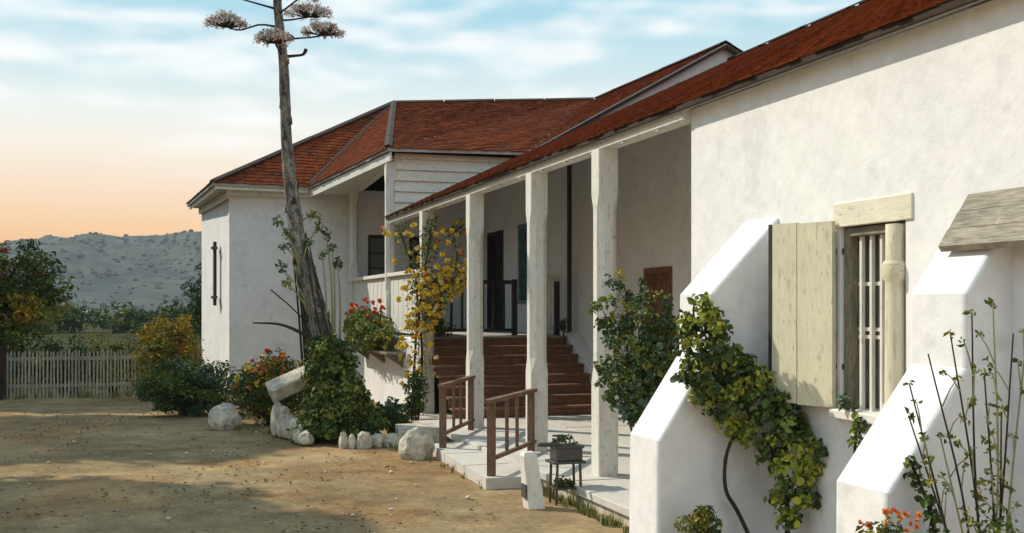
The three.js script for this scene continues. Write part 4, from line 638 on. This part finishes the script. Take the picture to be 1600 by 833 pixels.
// vine over the first buttress
{
  const g = thing('buttress_vine', 'leafy vine with yellow-green leaves trailing over the first white buttress', 'vine', V(3.2, GY, 5.45)), L = new Leaves(152), R = rng(23);
  const stem1 = curve([V(3.28, GY - 0.02, 5.52), V(3.16, -1.16, 5.62), V(3.08, -1.02, 5.62), V(3.09, -0.78, 5.60), V(3.19, -0.62, 5.55)], 18); part('stem', tube(stem1, stem1.map((_, k) => 0.013 - k * 0.0002), 7, 0.15), M.branch, g);
  const stem2 = curve([V(3.34, GY - 0.02, 5.42), V(3.37, -1.1, 5.45), V(3.34, -0.9, 5.5), V(3.22, -0.62, 5.55), V(3.02, -0.42, 5.58), V(2.93, -0.25, 5.62), V(2.90, -0.02, 5.66), V(2.95, 0.05, 5.72)], 30); part('stem', tube(stem2, stem2.map((_, k) => 0.016 - k * 0.0004), 7, 0.15), M.branch, g);
  const pal = (r) => r < 0.45 ? [[0.36, 0.37, 0.05], [0.28, 0.31, 0.045], [0.18, 0.22, 0.04]] : r < 0.45 ? PAL.bluish : r < 0.72 ? PAL.mid : PAL.deep;
  const sp = [[2.93, -0.04, 5.68, 0.09, 8], [2.92, -0.20, 5.62, 0.12, 12], [2.98, -0.34, 5.60, 0.14, 14], [2.87, -0.42, 5.60, 0.10, 7], [3.08, -0.40, 5.58, 0.15, 15], [3.18, -0.52, 5.56, 0.14, 13], [3.05, -0.55, 5.6, 0.10, 8], [3.26, -0.62, 5.52, 0.15, 14], [3.34, -0.74, 5.45, 0.15, 14], [3.36, -0.90, 5.40, 0.13, 11], [3.42, -0.82, 5.30, 0.10, 8], [3.30, -1.02, 5.5, 0.06, 3], [3.36, -1.12, 5.42, 0.07, 4]];
  sp.push([2.90, -0.10, 5.60, 0.11, 9], [3.0, -0.24, 5.56, 0.12, 10], [3.13, -0.36, 5.55, 0.12, 10], [3.27, -0.50, 5.5, 0.13, 11], [3.37, -0.64, 5.42, 0.13, 11], [3.42, -0.96, 5.32, 0.11, 8], [2.86, -0.34, 5.62, 0.08, 5], [3.12, -0.66, 5.58, 0.08, 5]);
  for (const [X, y, d, r, n] of sp) for (let k = 0; k < n; k++) { const u = L.dir(); L.clump(V(X + u.x * r, y + u.y * r * 0.9, d + u.z * r * 0.5 - 0.03), new THREE.Vector3(0.052, 0.046, 0.046), 27, 0.043, pal(R()), { seg: 2, wide: 0.8, shell: 0.2 }); }
  part('foliage', L.geo(), M.leaf, g, { kind: 'stuff' });
}
{ const g = thing('sill_vine', 'thin leafy vine under the barred window', 'vine', V(3.42, GY, 4.85)), L = new Leaves(153), R = rng(29), st = curve([V(3.43, GY - 0.02, 5.0), V(3.44, -1.1, 4.95), V(3.42, -0.8, 4.9), V(3.40, -0.56, 4.86), V(3.42, -0.48, 4.95)], 14);
  part('stem', tube(st, 0.008, 6), M.branch, g); for (const [X, y, d, n] of [[3.40, -0.58, 4.84, 3], [3.41, -0.66, 4.88, 2], [3.42, -0.50, 4.98, 2], [3.42, -0.74, 4.83, 1], [3.42, -1.05, 4.93, 2]]) for (let k = 0; k < n; k++) L.clump(V(X, y + (R() - 0.5) * 0.06, d + (R() - 0.5) * 0.08), new THREE.Vector3(0.04, 0.04, 0.04), 22, 0.034, mix(PAL.mid, PAL.bluish), { seg: 2, wide: 0.75, shell: 0.1 }); part('foliage', L.geo(), M.leaf, g, { kind: 'stuff' }); }
// canes, small vine and flowers by the second buttress, low bush by the first
{
  const g = thing('cane_plant', 'spray of thin leafy canes in front of the second buttress', 'plant', V(3.02, GY, 3.45)), L = new Leaves(161), R = rng(37);
  const base = V(3.02, GY - 0.02, 3.48);
  for (const [X, y, d] of [[2.86, -0.18, 3.62], [2.82, -0.30, 3.68], [2.80, -0.42, 3.66], [2.93, -0.10, 3.58], [2.98, -0.02, 3.52], [3.06, 0.02, 3.5], [3.12, -0.1, 3.46], [3.17, 0.05, 3.42], [3.02, -0.25, 3.5], [3.2, -0.3, 3.38], [2.9, -0.5, 3.6], [3.1, -0.4, 3.5]]) {
    const t = V(X, y, d), m = base.clone().lerp(t, 0.5).add(new THREE.Vector3(0.05 * (R() - 0.2), 0.03, (R() - 0.5) * 0.06)), c = curve([base.clone().add(new THREE.Vector3((R() - 0.5) * 0.08, 0, (R() - 0.5) * 0.06)), m, t], 12); part('cane', tube(c, c.map((_, k) => 0.0065 - k * 0.0003), 5), R() < 0.5 ? M.branch : M.stalkGreen, g);
    for (const k of [5, 7, 9, 10]) { const e = c[k].clone().add(new THREE.Vector3((R() - 0.6) * 0.12, 0.05 + R() * 0.08, (R() - 0.5) * 0.1)); part('twig', tube([c[k], c[k].clone().lerp(e, 0.5).add(new THREE.Vector3(0, 0.012, 0)), e], [0.0035, 0.003, 0.002], 4), M.stalkGreen, g); L.clump(e, new THREE.Vector3(0.014, 0.014, 0.014), 7, 0.024, mix(PAL.olive, PAL.olive, PAL.mid), { shell: 0.1, seg: 2 }); }
    for (const k of [6, 9, 12]) if (R() < 0.75) L.clump(c[k], new THREE.Vector3(0.016, 0.016, 0.016), 9, 0.026, mix(PAL.olive, PAL.olive, PAL.mid), { shell: 0.1, seg: 2 });
  }
  for (let k = 0; k < 12; k++) L.clump(V(3.02 + (R() - 0.5) * 0.14, -0.72 + (R() - 0.5) * 0.3, 3.46 + (R() - 0.5) * 0.1), new THREE.Vector3(0.03, 0.03, 0.03), 12, 0.03, mix(PAL.mid, PAL.olive), { shell: 0.1, seg: 2 });
  part('foliage', L.geo(), M.leaf, g, { kind: 'stuff' });
}
{ const g = thing('trailing_vine', 'small dark vine climbing the shaded face of the second buttress', 'vine', V(3.0, GY, 3.78)), L = new Leaves(162), R = rng(39), st = curve([V(3.06, GY - 0.02, 3.76), V(3.05, -1.0, 3.80), V(3.0, -0.8, 3.80), V(2.93, -0.62, 3.82)], 14); part('stem', tube(st, 0.007, 5), M.branch, g); st.forEach((p, k) => { if (k > 4) L.clump(p, new THREE.Vector3(0.03, 0.03, 0.025), 16, 0.032, mix(PAL.deep, PAL.mid), { seg: 2, wide: 0.85, shell: 0.1 }); }); part('foliage', L.geo(), M.leaf, g, { kind: 'stuff' }); }
{ const g = bushThing('orange_flower', 'small bush of orange-red flowers at the foot of the second buttress', 2.76, -1.10, 3.78, 0.12, 0.30, 0.10, 40, 60, 0.028, mix(PAL.olive, PAL.rust, PAL.mid), 163, { cs: 0.34 }), R = rng(43); for (let k = 0; k < 16; k++) bloom(g, 'bloom', V(2.76 + (R() - 0.5) * 0.2, -0.88 + R() * 0.08, 3.72 + (R() - 0.5) * 0.14), 0.011 + R() * 0.005, R() < 0.25 ? bloomMat.red : bloomMat.apricot, R); }
bushThing('low_bush', 'low olive bush at the foot of the first buttress', 2.86, -1.24, 5.5, 0.13, 0.17, 0.12, 30, 70, 0.03, mix(PAL.deep, PAL.olive), 164, { cs: 0.34 });
// shade trees standing left of the view; only their dappled shade reaches the yard
const shade = [['spreading shade tree left of the yard, nearest the camera', -4.9, 11.7, 3.2, 2.0, 204], ['spreading shade tree left of the yard, second from the camera', -5.0, 17.9, 3.6, 2.15, 201], ['slender shade tree left of the yard, third from the camera', -4.9, 21.9, 3.1, 1.25, 202], ['spreading shade tree left of the yard, farthest from the camera', -6.4, 25.6, 2.7, 1.7, 203], ['low dense tree left of the yard, behind the second shade tree', -7.6, 17.2, 1.8, 2.3, 205], ['low dense tree left of the yard, behind the nearest shade tree', -7.4, 12.6, 1.7, 2.2, 206]];
for (const [label, X, d, cy, r, seed] of shade) tree('shade_tree', label, X, d, 0.2, 3, cy, new THREE.Vector3(r * 0.9, r * 0.85, r), 170, 190, 0.25, PAL.deep, seed, { cs: 0.20, fill: 0.95, group: 'shade trees left of the yard' });
// fallen leaves and small stones on the dirt
{
  const L = new Leaves(401), R = L.R, lit = [[0.16, 0.08, 0.04], [0.22, 0.11, 0.05], [0.10, 0.06, 0.035], [0.28, 0.20, 0.09], [0.18, 0.06, 0.03]];
  for (let k = 0; k < 2400; k++) { const d = 6.8 + Math.pow(R(), 1.3) * 12, X = -1.8 + R() * 4.6; if (X > 2.5 - 0.02 * d && d < 12) continue; if (fbm3(X * 0.9, d * 0.6, 12, 3) * 1.6 + R() * 0.3 < 0.16) continue; const b = lit[Math.floor(R() * 5)], s = 0.02 + R() * 0.025; L.leaf(V(X, GY + 0.008, d), new THREE.Vector3((R() - 0.5) * 0.5, 1, (R() - 0.5) * 0.5).normalize(), s, s * 0.6, b); }
  const m = part('fallen_leaves', L.geo(), M.leaf, scene); m.userData = { kind: 'stuff', label: 'dry brown leaves scattered over the dirt yard', category: 'leaves' };
  const pg = []; for (let k = 0; k < 110; k++) { const d = 6.8 + R() * 9, X = -1.2 + R() * 3.6, s = 0.008 + R() * R() * 0.022; const g = new THREE.IcosahedronGeometry(s, 0); g.scale(1, 0.6, 0.9); g.rotateY(R() * 6); g.translate(X, s * 0.2, -d); pg.push(boxUV(g)); }
  const q = part('pebbles', pg, M.stone, scene); q.userData = { kind: 'stuff', label: 'small pale pebbles scattered over the dirt yard', category: 'pebbles' };
}
{
  const L = new Leaves(451), R = L.R, weed = mix(PAL.olive, PAL.mid, [[0.24, 0.20, 0.08], [0.30, 0.25, 0.11]]);
  const tuft = (X, d, h, n) => { for (let k = 0; k < n; k++) { const a = R() * 6.28, o = R() * h * 0.45, b = V(X + Math.cos(a) * o * 0.5, GY - 0.005, d + Math.sin(a) * o * 0.5), t = b.clone().add(new THREE.Vector3(Math.cos(a) * o, h * (0.5 + R() * 0.6), Math.sin(a) * o)), sd = new THREE.Vector3(-Math.sin(a), 0, Math.cos(a)).multiplyScalar(0.0035), c = weed[Math.floor(R() * weed.length)], q = 0.7 + R() * 0.5; const A = b.clone().add(sd), B = b.clone().sub(sd); for (const v of [A, B, t]) { L.p.push(v.x, v.y, v.z); L.c.push(c[0] * q, c[1] * q, c[2] * q); } } };
  for (let k = 0; k < 70; k++) tuft(3.02 - R() * 0.10, 6.6 + R() * 2.0, 0.04 + R() * 0.07, 16);
  for (let k = 0; k < 26; k++) tuft(2.52 + R() * 0.12, 8.7 + R() * 2.4, 0.03 + R() * 0.04, 10);
  for (let k = 0; k < 60; k++) { const t = R(); tuft(lerp(0.7, 2.5, t) + (R() - 0.5) * 0.2, lerp(14.3, 11.4, t) + (R() - 0.5) * 0.5, 0.04 + R() * 0.07, 14); }
  for (let k = 0; k < 90; k++) tuft(-2.8 + R() * 2.8, 19.35 + R() * 0.5, 0.05 + R() * 0.12, 14);
  for (let k = 0; k < 40; k++) tuft(-1.4 + R() * 3.2, 9 + R() * 8, 0.02 + R() * 0.03, 9);
  const m = part('weeds', L.geo(), M.leaf, scene); m.userData = { kind: 'stuff', label: 'sparse weeds and dry grass along the paving, stones and fence', category: 'weeds' };
}
renderer.render(scene, camera);
